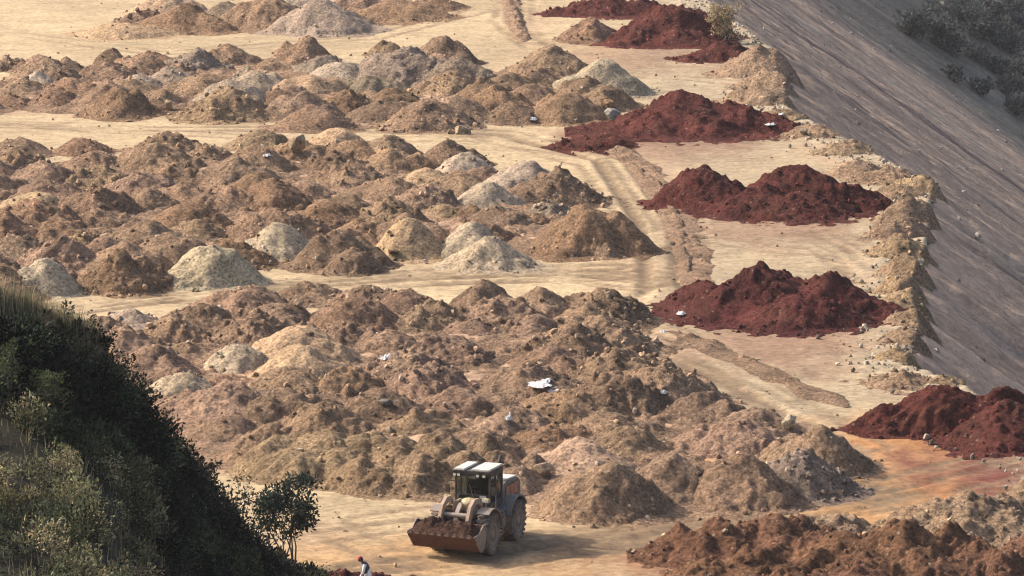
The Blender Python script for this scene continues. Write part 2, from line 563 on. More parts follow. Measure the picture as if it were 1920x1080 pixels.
def build_slope():
    ts = np.r_[np.arange(-0.4, 14, 0.35), np.arange(14, 70, 0.8), np.arange(70, 160, 5)]
    ys = np.unique(np.r_[np.linspace(-300, 130, 20), np.arange(140, 300, 0.7), np.arange(300, 480, 0.7), np.arange(480, 720, 1.2), np.linspace(720, 1500, 20)])
    T, Y = np.meshgrid(ts, ys)
    X = edge_x(Y) + T
    Z = slope_z(X, Y)
    amp = sstep(-0.4, 3, T)
    Z += amp * (0.75 * fbm(X / 14, Y / 2.2, 5, 91) + 0.30 * fbm(X / 1.6, Y / 1.1, 4, 95) - 0.5 * sstep(0.18, 0.42, fbm(X / 40, Y / 3.5, 3, 97)))
    Z = np.where(T < 0, -0.12, Z)
    col = np.zeros(X.shape + (3,))
    col[:] = (0.43, 0.305, 0.222)
    s = fbm(X / 60, Y / 7.0, 5, 101)
    col *= (1 + 0.35 * s)[..., None]
    def band(px, py, w, c, f):
        # a streak of other spoil that ran down the face
        dx, dy, dz = ray(px, py)
        t = 300.0
        for _ in range(60):
            p = np.array([dx * t, dy * t, CAM_H + dz * t])
            t += (p[2] - slope_z(p[0], p[1])) * 3.0
        yc = p[1] + 1.5 * fbm(X / 18, Y * 0 + 0.5, 3, int(px)) 
        k = f * sstep(1.0, 0.45, np.abs(Y - yc) / w + 0.35 * fbm(X / 8, Y / 2.0, 4, int(px) + 3)) * sstep(0, 5, T)
        nonlocal col
        col = col * (1 - k[..., None]) + np.array(c) * k[..., None]
    band(1620, 150, 4.6, (0.17, 0.115, 0.105), 0.9)
    band(1690, 120, 4.5, (0.33, 0.21, 0.18), 0.7)
    band(1660, 235, 1.3, (0.19, 0.11, 0.09), 0.85)
    band(1780, 235, 5, (0.44, 0.36, 0.27), 0.7)
    band(1830, 470, 1.6, (0.16, 0.125, 0.10), 0.9)
    band(1700, 390, 3.0, (0.42, 0.35, 0.27), 0.6)
    band(1560, 170, 2.0, (0.2, 0.15, 0.125), 0.8)
    band(1560, 20, 3.0, (0.30, 0.20, 0.17), 0.7)
    band(1850, 620, 2.0, (0.25, 0.20, 0.17), 0.7)
    # overgrown, darker foot of the face and the hill beyond it
    g = sstep(505, 560, Y + 20 * fbm(X / 20, Y / 25, 4, 111) + (X - 45) * 0.6)
    gcol = np.array((0.20, 0.175, 0.14)) * (1 + 0.5 * fbm(X / 5, Y / 9, 5, 115))[..., None]
    col = col * (1 - g[..., None]) + gcol * g[..., None]
    o = mesh_np('spoil_slope', np.stack([X, Y, Z], -1).reshape(-1, 3), grid_faces(len(ts), len(ys))[:, ::-1], M_SLOPE, True, None, np.clip(col, 0.01, 1).reshape(-1, 3))
    tag(o, kind='structure')
    v = np.array([(-2000, -1500, VALLEY - 1.5), (3000, -1500, VALLEY - 1.5), (3000, 4000, VALLEY - 1.5), (-2000, 4000, VALLEY - 1.5)])
    o = mesh_np('valley_floor', v, np.array([[0, 1, 2, 3]]), M_SLOPE, True, None, np.full((4, 3), 0.12))
    tag(o, kind='structure')
build_slope()

# ------------------------------------------------------------------ mounds
STONES = []       # (position, radius, colour)
MOUNDS = []       # records for rows and labels

def mound_mesh(name, w, h, cones, seed, step, rough=1.0, clod=1.0, gully=0.0, mat=None, tip=0.10):
    """One dumped load: cones as (ox, oy, height share, radius share) in units of the half width."""
    r = w / 2
    ext = 1.35 * r
    n = int(2 * ext / step)
    xs = np.linspace(-ext, ext, n)
    X, Y = np.meshgrid(xs, xs)
    ox, oy = seed * 13.7, seed * 7.3
    wx = X + 0.20 * r * fbm((X + ox) / (0.75 * r), (Y + oy) / (0.75 * r), 3, seed)
    wy = Y + 0.20 * r * fbm((X + ox) / (0.75 * r), (Y + oy) / (0.75 * r), 3, seed + 50)
    Z = np.full(X.shape, -9.0)
    for (cx, cy, hs, rs) in cones:
        d = np.hypot(wx - cx * r, (wy - cy * r)) / (rs * r)
        a = tip
        pr = 1 - (np.sqrt(d * d + a * a) - a) / (math.sqrt(1 + a * a) - a)
        pr = np.where(pr < 0.14, 0.5 * (pr + 0.14) * 0.5 + 0.0, pr)   # flared foot
        z = h * hs * pr
        k = 0.10 * h
        hh = np.clip(0.5 + 0.5 * (z - Z) / k, 0, 1)
        Z = Z * (1 - hh) + z * hh + k * hh * (1 - hh)
    m = np.clip(Z / (0.35 * h), 0, 1)
    am = 0.35 + 0.65 * m
    Z += am * rough * (0.13 * h * fbm((X + ox) / 1.5, (Y + oy) / 1.5, 3, seed + 3) + 0.17 * (billow((X + ox) / 0.75, (Y + oy) / 0.75, 3, seed + 7) - 0.22))
    if gully:
        ang = np.arctan2(Y, X + 0.001)
        rr = np.hypot(X, Y) / r
        Z -= gully * m * (0.5 + 0.5 * np.sin(ang * 17 + 4 * fbm(X / 1.5, Y / 1.5, 2, seed + 70))) * sstep(0.1, 0.6, rr)
    c1 = cells((X + ox) / 0.55, (Y + oy) / 0.55, seed + 11)
    c2 = cells((X + ox) / 0.26, (Y + oy) / 0.26, seed + 19)
    Z += clod * (0.16 * c1 + 0.09 * c2) * np.clip(am * 1.3, 0, 1)
    F = grid_faces(n, n)
    keep = Z.ravel()[F].max(axis=1) > -0.12
    F = F[keep]
    used, inv = np.unique(F.ravel(), return_inverse=True)
    V = np.stack([X.ravel()[used], Y.ravel()[used], np.maximum(Z.ravel()[used], -0.5)], -1)
    return V, inv.reshape(-1, 4)

def add_mound(px, py, wpx, kind='brown', h=None, name=None, label=None, cones=None, field=None, group=None, rot=None, step=None, rough=1.0, clod=1.0, gully=0.0, stones=60, pos=None, w=None, mat=None, sy=1.0, z0=0.0):
    seed = len(MOUNDS) + 1
    rnd = random.Random(seed * 91)
    if pos is None:
        p = at(px, py, 1.6)
        w = wpx * (p[1] / CP) / FPX
        if h is None: h = w * rnd.uniform(0.22, 0.27)
        else: h = h * (0.80 if kind == 'crimson' else 0.86)
        p = at(px, py, h * 0.98)
    else:
        p = np.array(pos)
        if h is None: h = w * rnd.uniform(0.23, 0.29)
    if cones is None:
        cones = [(0, 0, 1, 1.0)]
        for _ in range(rnd.choice((1, 1, 2, 2, 3))):
            a = rnd.uniform(0, 6.28); q = rnd.uniform(0.3, 0.55)
            cones.append((q * math.cos(a), q * math.sin(a), rnd.uniform(0.55, 0.88), rnd.uniform(0.55, 0.8)))
    fine = kind in ('pale', 'tan', 'grey') and (rnd.random() < 0.55 or kind == 'pale')
    if kind == 'crimson':
        clod *= 1.25; rough *= 0.95; stones = int(stones * 1.6)
    if mat is None:
        mat = M_CRIMSON if kind == 'crimson' else (M_GRAVEL if fine else M_SOIL)
    if fine and clod == 1.0: clod, rough = 0.45, 0.8
    if field in ('near', 'middle', 'far', 'top') and not fine:
        q = rnd.random()
        clod *= 0.5 + 1.05 * q * q
        rough *= rnd.uniform(0.75, 1.35)
        if q > 0.72: stones = 150
    if step is None: step = 0.095 if p[1] < 255 else (0.125 if p[1] < 330 else 0.16)
    V, F = mound_mesh('m', w, h, cones, seed, step, rough, clod, gully, None, rnd.uniform(0.18, 0.36) if fine else rnd.uniform(0.08, 0.24))
    V = V * np.array([1, sy, 1])
    rz = rot if rot is not None else rnd.uniform(0, 6.28)
    ca, sa = math.cos(rz), math.sin(rz)
    wxs, wys = p[0] + ca * V[:, 0] - sa * V[:, 1], p[1] + sa * V[:, 0] + ca * V[:, 1]
    over = wxs - edge_x(wys)
    V[:, 2] += np.where(over > 0, slope_z(wxs, wys) - 0.25 * sstep(0, 1.5, over), 0)
    nm = name or ('gravel_mound' if fine else 'earth_mound')
    o = mesh_np(nm, V, F, mat, True)
    o.location = (p[0], p[1], z0)
    o.rotation_euler = (0, 0, rz)
    j = [rnd.uniform(0.92, 1.08) for _ in range(2)]
    c = C[kind]
    o.color = (c[0] * j[0], c[1] * j[0] * (0.97 + 0.06 * rnd.random()), c[2] * j[0] * (0.95 + 0.1 * rnd.random()), 1)
    tag(o, label, 'mound', group)
    # stones lying on it
    up = np.where(V[:, 2] > 0.02)[0]
    if len(up) and stones:
        lo = RNG.random(len(up)) ** 0.6
        wgt = 0.35 + np.exp(-V[up, 2] / (0.4 * h))
        pick = RNG.choice(up, size=min(len(up), stones), replace=False, p=wgt / wgt.sum())
        for i in pick:
            x, y, z = V[i]
            s = (0.035 + 0.13 * RNG.random() ** 3.2) * (1.35 if stones == 150 else 1.0)
            t = RNG.random()
            base = np.array(o.color[:3])
            cc = base * (1.3 if t > 0.5 else 0.6) if kind != 'crimson' else base * (0.35 + 1.1 * t)
            if t > 0.86 and kind != 'crimson': cc = np.array((0.40, 0.31, 0.22))
            STONES.append((p[0] + ca * x - sa * y, p[1] + sa * x + ca * y, z0 + z + 0.2 * s, s, *cc))
    MOUNDS.append(dict(o=o, x=p[0], y=p[1], w=w, h=h, kind=kind, field=field, labelled=bool(label), fine=fine))
    return o

G_NEAR, G_MID, G_FAR, G_TOP = 'earth mounds of the near field', 'earth mounds of the middle field', 'earth mounds of the far field', 'mounds beyond the far field'
# --- crimson mounds along the pad
GC = 'crimson soil mounds along the pad edge'
add_mound(1460, 503, 430, 'crimson', 3.0, 'red_soil_mound', 'crimson soil mound with twin peaks, opposite the track fork, white slab at its foot', [(-0.12, 0.1, 1.0, 0.72), (0.42, 0.0, 0.88, 0.6), (-0.5, -0.1, 0.62, 0.5), (0.1, -0.45, 0.55, 0.6), (0.75, -0.1, 0.42, 0.42), (-0.65, 0.25, 0.6, 0.36), (0.32, -0.5, 0.5, 0.5)], 'red', GC, 0, stones=150, sy=1.0)
add_mound(1455, 314, 405, 'crimson', 2.9, 'red_soil_mound', 'crimson soil mound with two separate peaks, behind the tyre-marked bare bay', [(-0.62, 0.1, 0.92, 0.50), (0.22, 0.05, 1.0, 0.66), (-0.1, -0.35, 0.62, 0.6), (0.62, -0.05, 0.62, 0.48), (0.25, -0.45, 0.5, 0.5)], 'red', GC, 0, stones=140)
add_mound(1300, 175, 350, 'crimson', 3.0, 'red_soil_mound', 'long crimson soil mound leaning on the pale grey mound, white litter by its end', [(-0.12, 0.1, 1.0, 0.78), (0.35, 0.0, 0.72, 0.66), (-0.45, -0.25, 0.55, 0.6), (0.72, -0.05, 0.42, 0.5), (-0.9, -0.4, 0.28, 0.42), (0.15, -0.4, 0.5, 0.5)], 'red', GC, 0, stones=120)
add_mound(1112, 258, 150, 'crimson', 0.8, 'red_soil_mound', 'low crimson tail of soil ending on the pale lane', [(0, 0, 1, 0.9), (0.5, 0.1, 0.9, 0.6), (-0.55, 0, 0.6, 0.5)], 'red', GC, 0, stones=40)
add_mound(1258, 12, 270, 'crimson', 3.3, 'red_soil_mound', 'biggest far crimson soil mound beside the dry tan bush', [(0, 0.1, 1.0, 0.85), (0.35, 0.1, 0.85, 0.6), (-0.35, -0.2, 0.6, 0.6), (0.1, -0.4, 0.5, 0.6)], 'red', GC, 0, stones=90)
add_mound(1352, 76, 170, 'crimson', 1.7, 'red_soil_mound', 'small crimson soil mound below the dry tan bush', [(0.1, 0, 1.0, 0.8), (-0.45, -0.1, 0.55, 0.6), (0.5, 0, 0.6, 0.5)], 'red', GC, 0, stones=50)
add_mound(1145, -6, 230, 'crimson', 1.6, 'red_soil_mound', 'low brownish crimson mound behind the others at the far end', [(-0.1, 0, 1.0, 0.8), (-0.5, -0.1, 0.7, 0.5), (0.5, 0, 0.8, 0.6)], 'red', GC, 0, stones=50)
add_mound(1108, 34, 120, 'red', 1.9, 'earth_mound', 'grey-topped brown mound in front of the low far crimson mound', None, 'red', G_TOP)
add_mound(1180, 55, 170, 'crimson', 0.9, 'red_soil_mound', 'flat crimson spill between the brown mound and the biggest far crimson mound', [(0, 0, 1, 0.9), (-0.5, -0.1, 0.6, 0.6)], 'red', GC, 0, stones=40)
add_mound(1762, 722, 340, 'crimson', 2.7, 'red_soil_mound', 'darkest crimson mound, its face ploughed by loader tracks, at the haul road end', [(0.05, 0.1, 1.0, 0.9), (0.62, 0.0, 0.95, 0.7), (-0.5, -0.05, 0.62, 0.6), (0.95, -0.1, 0.72, 0.6)], 'red', GC, 0, stones=60, rough=0.8, clod=0.6, gully=0.16, sy=0.62)
add_mound(1885, 757, 250, 'crimson', 2.3, 'red_soil_mound', 'shaded crimson shoulder of soil between haul road and spoil slope', None, 'red', GC, stones=40)
add_mound(690, 1072, 260, 'crimson', 0.9, 'red_soil_mound', 'low crimson soil ridge beside the stooping person', [(-0.4, 0, 1.0, 0.6), (0.1, 0, 0.8, 0.5), (0.6, -0.1, 0.55, 0.5)], 'red', GC, 0, stones=60)

# --- listed mounds: apex pixel, width in pixels, soil, height (metres or None), label
def many(rows, field, group):
    for r in rows:
        px, py, w, k = r[:4]
        h = r[4] if len(r) > 4 else None
        lab = r[5] if len(r) > 5 else None
        add_mound(px, py, w, k, h, None, lab, None, field, group)
many([(345, 8, 190, 'red', None, 'reddish brown mound at the far end, bigger neighbour of the tan boulder'), (500, -2, 220, 'brown', None, 'sharp brown cone beside the big tan boulder at the far end'), (230, 45, 190, 'tan', 1.0, 'low tan tail of the far mounds, thinning onto the sand'),
      (425, 6, 140, 'grey', None), (600, 2, 210, 'grey', None), (650, 20, 120, 'grey', 1.2), (745, 2, 210, 'red', 1.5), (820, -5, 120, 'red', 1.0), (310, -10, 150, 'tan', None), (560, -22, 200, 'grey', None), (680, -20, 170, 'brown', None), (270, 20, 120, 'brown', None)], 'top', G_TOP)
many([(14, 106, 90, 'tan'), (75, 104, 115, 'brown'), (125, 110, 100, 'dark'), (208, 90, 100, 'dark', 2.0, 'blackish brown mound, darkest on the back edge of the far field'), (285, 95, 110, 'red'), (72, 135, 105, 'pale', 1.5), (262, 140, 120, 'grey'),
      (105, 165, 130, 'red'), (222, 163, 150, 'red', 2.2), (330, 122, 110, 'brown'), (428, 84, 130, 'brown'), (385, 140, 130, 'brown'), (425, 164, 190, 'tan', 2.3), (470, 130, 110, 'grey'),
      (575, 70, 120, 'brown', 2.0), (545, 160, 130, 'brown'), (722, 76, 75, 'dark', 1.2), (640, 118, 170, 'grey'), (765, 92, 240, 'grey', 2.9, 'broad grey gravel mound, largest of the far field'), (832, 68, 140, 'dark', 2.3), (860, 108, 200, 'grey', 2.5),
      (690, 142, 150, 'grey'), (655, 172, 170, 'red'), (800, 188, 190, 'brown', 2.0), (735, 165, 150, 'red'), (930, 162, 190, 'red', 2.2), (1035, 84, 160, 'brown', 2.4), (1000, 135, 150, 'brown'),
      (1132, 113, 190, 'pale', 2.7, 'pale flat-topped gravel mound behind the long crimson mound'), (1065, 172, 180, 'yellow', 2.1, 'yellowish brown mound with dark clods in front of the pale flat-topped mound'), (590, 200, 170, 'brown'), (960, 195, 130, 'dark'), (505, 112, 110, 'brown'), (20, 175, 110, 'red')], 'far', G_FAR)
many([(40, 260, 130, 'brown'), (158, 258, 120, 'red'), (312, 248, 150, 'brown'), (390, 272, 130, 'brown'), (490, 244, 140, 'tan'), (630, 241, 130, 'tan'), (728, 252, 150, 'tan', 2.0), (842, 264, 150, 'dark', 1.8), (872, 288, 150, 'pale', 1.9, 'white-topped gravel mound on the back edge of the middle field'),
      (985, 303, 210, 'grey', 2.3), (1045, 320, 190, 'dark', 2.2), (915, 342, 170, 'pale', 1.9), (800, 315, 150, 'tan'), (985, 345, 150, 'dark'), (885, 385, 100, 'red', 1.3, 'small rust red mound of clods among grey gravel'), (520, 420, 160, 'pale', 2.1, 'whitish mound in front row, left of a rough dark reddish mound'),
      (635, 433, 190, 'dark', 2.2), (768, 410, 160, 'tan', 2.4, 'smooth tan cone in the front row with one dark slab on it'), (885, 417, 150, 'pale', 2.2), (918, 444, 190, 'pale', 1.9, 'smooth pale grey gravel mound at the front lane, beside the rough brown mound'), (1095, 386, 230, 'red', 3.0, 'tall rough brown mound of clods at the field corner by the lane'),
      (1000, 400, 130, 'red'), (835, 384, 140, 'tan'), (1120, 425, 150, 'brown', 1.8), (80, 486, 160, 'pale', 2.1, 'pale mound above the bushy hillside, left end of the front row'), (228, 472, 170, 'red', 2.4, 'rust brown mound squeezed between two pale mounds in front row'), (390, 462, 190, 'pale', 2.3, 'flat-topped pale gravel mound in the front row by the lane'), (300, 452, 120, 'dark'), (150, 440, 160, 'yellow'),
      (660, 465, 130, 'dark', 1.5), (1030, 380, 130, 'grey'), (960, 425, 100, 'brown')], 'middle', G_MID)
many([(1132, 541, 200, 'dark', 2.0), (910, 526, 160, 'dark', 2.0), (1012, 540, 190, 'brown', 1.9), (690, 535, 170, 'brown'), (572, 528, 150, 'brown'), (470, 535, 190, 'brown'), (760, 545, 150, 'brown'), (245, 582, 140, 'grey'), (360, 576, 130, 'red'), (445, 645, 170, 'pale', 1.7, 'pale grey-topped mound in the near field, left of the white sack'), (345, 640, 150, 'yellow'),
      (340, 700, 170, 'pale'), (1080, 612, 220, 'dark', 2.2), (885, 600, 170, 'brown'), (730, 622, 180, 'brown'), (1000, 590, 170, 'brown'), (1240, 688, 250, 'brown', 2.0), (1035, 648, 230, 'brown'), (1320, 735, 220, 'dark', 1.7), (1410, 765, 190, 'brown'),
      (1535, 800, 230, 'tan', 2.3, 'big greyish tan mound at the near field tip, beside the crimson ploughed mound'), (1135, 868, 270, 'brown', 2.5, 'broad brown mound just behind the wheel loader, with a bare smooth foot'), (1260, 850, 240, 'brown', 2.2), (1390, 855, 260, 'brown', 2.3), (1500, 850, 220, 'grey', 2.0), (935, 745, 150, 'brown'), (1030, 800, 220, 'red'), (500, 800, 200, 'yellow', 1.8), (430, 780, 190, 'brown')], 'near', G_NEAR)
K5 = [(0, 0, 1, 0.8), (0.45, 0.15, 0.85, 0.6), (-0.5, 0.1, 0.8, 0.6), (0.2, -0.4, 0.7, 0.6), (-0.3, -0.4, 0.65, 0.6), (0.8, 0, 0.5, 0.45), (-0.82, -0.1, 0.5, 0.45)]
def corner(px, py, w, k, h, lab, **kw):
    add_mound(px, py, w, k, h, None, lab, kw.pop('cones', K5), 'corner', 'mounds in front of the haul road', rot=kw.pop('rot', 0), rough=1.1, clod=1.3, stones=110, mat=M_SOIL, **kw)
corner(1350, 972, 260, 'rust', 1.9, 'reddish brown mound of rocks, nearest to the pale boulder by the road')
corner(1455, 968, 280, 'rust', 1.9, 'reddish rocky mound along the haul road, just before the small tan mound', rot=0.6)
corner(1565, 966, 170, 'tan', 1.0, None)
corner(1690, 980, 430, 'rust', 2.6, 'largest dark reddish mound of the roadside cluster, with deep shaded clods')
corner(1830, 926, 300, 'tan', 1.9, 'broad greyish stony mound at the haul road edge beside a tan cone', rot=0.3)
corner(1935, 897, 190, 'tan', 2.2, 'tan cone at the haul road edge opposite the ploughed crimson mound', cones=[(0, 0, 1, 1), (-0.3, -0.2, 0.6, 0.6)])
corner(1755, 955, 240, 'tan', 1.2, None, rot=2.0)
corner(1930, 1005, 330, 'rust', 2.2, None, rot=1.0)
corner(1545, 1000, 320, 'rust', 1.6, None, rot=2.6)
corner(1410, 1032, 320, 'rust', 1.5, None, rot=0.4)
corner(1830, 1028, 340, 'rust', 1.8, None, rot=3.3)
corner(1620, 1066, 340, 'rust', 1.4, None, rot=5.0)
corner(1310, 1066, 230, 'rust', 0.8, None, rot=1.2)
corner(1470, 1080, 320, 'rust', 1.2, None, rot=2.2)
BANK = [(0, 0.2, 1, 0.7), (0.5, 0.15, 0.92, 0.6), (-0.5, 0.1, 0.9, 0.6), (0.25, -0.2, 0.7, 0.6), (-0.25, -0.25, 0.7, 0.6)]
for px, py, w, k, h, lab in ((600, 815, 330, 'tan', 1.9, 'cut sandy bank with a scraped pale face behind the leafy young tree'), (695, 815, 260, 'tan', 1.9, 'tan bank with a scraped face, between the young tree and the loader'), (835, 815, 330, 'yellow', 2.5, 'yellowish bank with a scraped steep face right behind the loader cab'), (745, 850, 270, 'yellow', 1.7, None), (935, 850, 270, 'brown', 1.8, None)):
    add_mound(px, py, w, k, h, 'earth_mound', lab, BANK, 'near', G_NEAR, rot=0, gully=0.10, mat=M_SOIL, stones=40)

# --- filling each field in rough rows, as the lorries tipped it
def fill(P, field, group, dx, dy, palette, seed, wr=(5.0, 7.0)):
    rnd = random.Random(seed)
    y = P[:, 1].min() + 1.0
    row = 0
    while y < P[:, 1].max():
        x = P[:, 0].min() + (row % 2) * dx / 2
        while x < P[:, 0].max():
            qx, qy = x + rnd.uniform(-1.1, 1.1), y + rnd.uniform(-1.0, 1.0)
            x += dx
            if not inside(P, qx, qy): continue
            if any(abs(m['x'] - qx) < 3.0 and math.hypot(m['x'] - qx, (m['y'] - qy) * 0.75) < 0.31 * m['w'] + 0.6 for m in MOUNDS): continue
            add_mound(0, 0, 0, rnd.choice(palette), None, None, None, None, field, group, pos=(qx, qy, 0), w=rnd.uniform(*wr), stones=60)
        y += dy
        row += 1
fill(NEAR, 'near', G_NEAR, 3.7, 4.7, ['brown'] * 6 + ['red', 'yellow', 'tan', 'dark', 'brown', 'tan'], 5)
fill(MID, 'middle', G_MID, 3.8, 5.6, ['brown'] * 6 + ['red', 'red', 'tan', 'dark', 'yellow'], 6)
fill(FAR, 'far', G_FAR, 4.2, 5.8, ['brown'] * 5 + ['red', 'red', 'tan', 'dark', 'grey'], 8)

# --- berm of tipped spoil on the pad's edge
GB = 'spoil berm mounds on the pad edge'
BERM = [(1428, 86, 170, 'tan', 2.3, 'tall tan mound on the pad edge beside the small crimson mound'), (1440, 130, 130, 'tan', 1.5, None), (1425, 165, 150, 'tan', 1.2, None), (1470, 205, 110, 'tan', 0.8, None), (1520, 235, 130, 'tan', 0.8, None),
        (1590, 265, 120, 'tan', 0.9, None), (1605, 300, 120, 'tan', 1.1, None), (1670, 315, 130, 'tan', 0.9, None), (1725, 330, 110, 'tan', 1.0, None), (1690, 345, 110, 'tan', 0.9, None), (1700, 372, 120, 'tan', 1.6, None), (1690, 400, 130, 'tan', 1.5, None), (1690, 440, 130, 'tan', 1.4, None),
        (1700, 475, 120, 'tan', 1.5, None), (1695, 515, 120, 'tan', 1.2, None), (1700, 545, 130, 'tan', 0.9, None), (1715, 580, 120, 'tan', 0.9, None), (1705, 615, 110, 'tan', 0.9, None), (1680, 655, 100, 'tan', 0.7, None), (1690, 700, 150, 'tan', 0.6, None), (1775, 705, 90, 'tan', 0.5, None)]
for px, py, w, k, h, lab in BERM:
    add_mound(px, py, w, k, h, 'spoil_mound', lab, None, 'berm', GB, mat=M_SOIL, clod=0.9, stones=40)

# labels for the mounds that have none of their own: their row and place in it
ORD = ['first', 'second', 'third', 'fourth', 'fifth', 'sixth', 'seventh', 'eighth', 'ninth', 'tenth', 'eleventh', 'twelfth', 'thirteenth', 'fourteenth', 'fifteenth', 'sixteenth', 'seventeenth', 'eighteenth', 'nineteenth', 'twentieth']
def label_rows():
    pitch = {'near': 4.7, 'middle': 5.6, 'far': 5.8, 'top': 9.0, 'corner': 6.0}
    place = {'near': 'near field', 'middle': 'middle field', 'far': 'far field', 'top': 'farthest cluster', 'corner': 'roadside cluster'}
    for f in pitch:
        ms = sorted([m for m in MOUNDS if m['field'] == f], key=lambda m: m['y'])
        if not ms: continue
        y0 = ms[0]['y']
        rows = {}
        for m in ms:
            rows.setdefault(int((m['y'] - y0) / pitch[f]), []).append(m)
        for ri, k in enumerate(sorted(rows)):
            for xi, m in enumerate(sorted(rows[k], key=lambda m: m['x'])):
                if not m['labelled']:
                    kind = 'gravel' if m['fine'] else 'earth'
                    m['o']['label'] = f"{WORD[m['kind']]} {kind} mound, {ORD[xi]} from left in {ORD[ri]} row from front of {place[f]}"
    bs = sorted([m for m in MOUNDS if m['field'] == 'berm'], key=lambda m: m['y'])
    n = 0
    for m in bs:
        if not m['labelled']:
            m['o']['label'] = f"{WORD[m['kind']]} rubble mound on the slope edge, {ORD[n]} along the berm from near end"
            n += 1
label_rows()

# ------------------------------------------------------------------ windrows of graded soil
def windrow(px_pts, w, h, kind, label, seed, name='soil_windrow'):
    P = np.array([at(x, y) for x, y in px_pts])[:, :2]
    L = np.r_[0, np.cumsum(np.hypot(*np.diff(P, axis=0).T))]
    s = np.arange(0, L[-1], 0.16)
    cx, cy = np.interp(s, L, P[:, 0]), np.interp(s, L, P[:, 1])
    k = np.ones(25) / 25
    cx = np.convolve(np.pad(cx, 12, mode='edge'), k, 'valid'); cy = np.convolve(np.pad(cy, 12, mode='edge'), k, 'valid')
    tx, ty = np.gradient(cx), np.gradient(cy)
    n = np.hypot(tx, ty); tx /= n; ty /= n
    u = np.linspace(-1, 1, 25)
    S, U = np.meshgrid(s, u, indexing='ij')
    ww = w * (0.35 + 0.65 * sstep(0, 5, S) * sstep(0, 3, L[-1] - S)) * (0.85 + 0.9 * fbm(S / 3, U * 0, 4, seed)) 
    X = cx[:, None] - ty[:, None] * U * ww
    Y = cy[:, None] + tx[:, None] * U * ww
    end = sstep(0, 2.5, S) * sstep(0, 2.5, L[-1] - S)
    end = end * sstep(-0.30, 0.15, fbm(S / 5, U * 0.3, 3, seed + 31))
    Z = h * end * np.clip(1 - U ** 2, 0, 1) * (0.75 + 0.6 * fbm(S / 1.6, U, 3, seed + 2)) + 0.16 * end * cells(X / 0.5, Y / 0.5, seed) * (1 - U ** 2) - 0.10 * np.abs(U) ** 3
    o = mesh_np(name, np.stack([X, Y, Z + 0.04], -1).reshape(-1, 3), grid_faces(len(u), len(s)), M_SOIL, True)
    o.color = (*C[kind], 1)
    tag(o, label, 'windrow', 'graded soil ridges on the pad')
windrow([(1060, 262), (1165, 283), (1215, 325), (1252, 380), (1280, 430), (1305, 490), (1305, 545)], 1.3, 0.13, 'brown', 'brown graded ridge of soil curving along the pale lane past two crimson mounds', 3)
windrow([(1250, 618), (1320, 648), (1405, 685), (1500, 725), (1600, 768)], 1.1, 0.17, 'dark', 'brown graded ridge of soil running to the ploughed crimson mound', 13)
windrow([(955, -10), (962, 25), (968, 50), (985, 80)], 0.9, 0.4, 'brown', 'short dark ridge of churned soil on the far sand', 23)
windrow([(1175, 305), (1230, 345), (1262, 400), (1280, 450), (1290, 520)], 0.5, 0.25, 'dark', 'thin dark rut edge beside the curving graded ridge', 33)

# ------------------------------------------------------------------ boulders, litter
bpy.context.view_layer.update()
SURF = [o for o in bpy.data.objects if o.type == 'MESH' and (o.name.split('.')[0] in ('broken_ground', 'earth_mound', 'gravel_mound', 'red_soil_mound', 'spoil_mound', 'ground'))]
def drop(px, py):
    """Where the ground or a mound is met in that direction."""
    d = Vector(ray(px, py)).normalized()
    best = None
    for o in SURF:
        inv = o.matrix_world.inverted()
        c = o.matrix_world @ (sum((Vector(b) for b in o.bound_box), Vector()) / 8)
        rad = (Vector(o.bound_box[0]) - Vector(o.bound_box[6])).length / 2
        v = c - cam.location
        if (v - d * v.dot(d)).length > rad: continue
        ok, loc, nn, fi = o.ray_cast(inv @ cam.location, (inv.to_3x3() @ d).normalized())
        if ok:
            w = o.matrix_world @ loc
            q = (w - cam.location).length
            if best is None or q < best[0]: best = (q, w)
    return np.array(best[1]) if best else at(px, py, 0.0)

ICO_V, ICO_F = None, None
def _ico(sub):
    bm = bmesh.new()
    bmesh.ops.create_icosphere(bm, subdivisions=sub, radius=1)
    v = np.array([x.co[:] for x in bm.verts]); f = np.array([[q.index for q in p.verts] for p in bm.faces])
    bm.free()
    return v, f
I1V, I1F = _ico(1)
I3V, I3F = _ico(4)

def boulder(px, py, w, hgt, col, label, seed, name='boulder', z=0.0, cat='boulder', flat=False, depth=None):
    """py is where it meets the ground."""
    rnd = np.random.default_rng(seed)
    v = I3V.copy()
    # facets: cut by random planes
    for _ in range(17):
        n = rnd.normal(size=3); n /= np.linalg.norm(n)
        d = rnd.uniform(0.52, 0.82)
        s = v @ n - d
        v = v - np.where(s > 0, s, 0)[:, None] * n
    v += 0.05 * fbm(v[:, 0] * 2.2 + seed, v[:, 1] * 2.2 + v[:, 2] * 1.7, 4, seed)[:, None] * I3V
    sc = np.array([w / 2, (depth or w * 0.8) / 2, hgt / 2])
    v = (v - np.array([0, 0, v[:, 2].min()])) * sc * 1.1
    v[:, 2] -= 0.06 * hgt
    o = mesh_np(name, v, I3F, M_STONE, True, None, np.tile(np.array(col), (len(v), 1)))
    p = drop(px, py) if z > 0.05 else at(px, py, z)
    o.location = (p[0], p[1], p[2] - 0.08 * hgt)
    o.rotation_euler = (0, 0, rnd.uniform(-0.4, 0.4))
    tag(o, label, cat)
    return o
TANB, PALEB, GREYB = (0.34, 0.25, 0.16), (0.48, 0.40, 0.29), (0.22, 0.19, 0.16)
boulder(594, 61, 1.75, 1.05, TANB, 'big tan boulder on the sand before the far mounds', 1)
boulder(677, 42, 0.55, 0.45, (0.55, 0.5, 0.42), 'small white boulder at the foot of the far grey gravel', 2)
boulder(868, 252, 1.05, 0.85, TANB, 'tan boulder on the lane edge in front of the far field', 3)
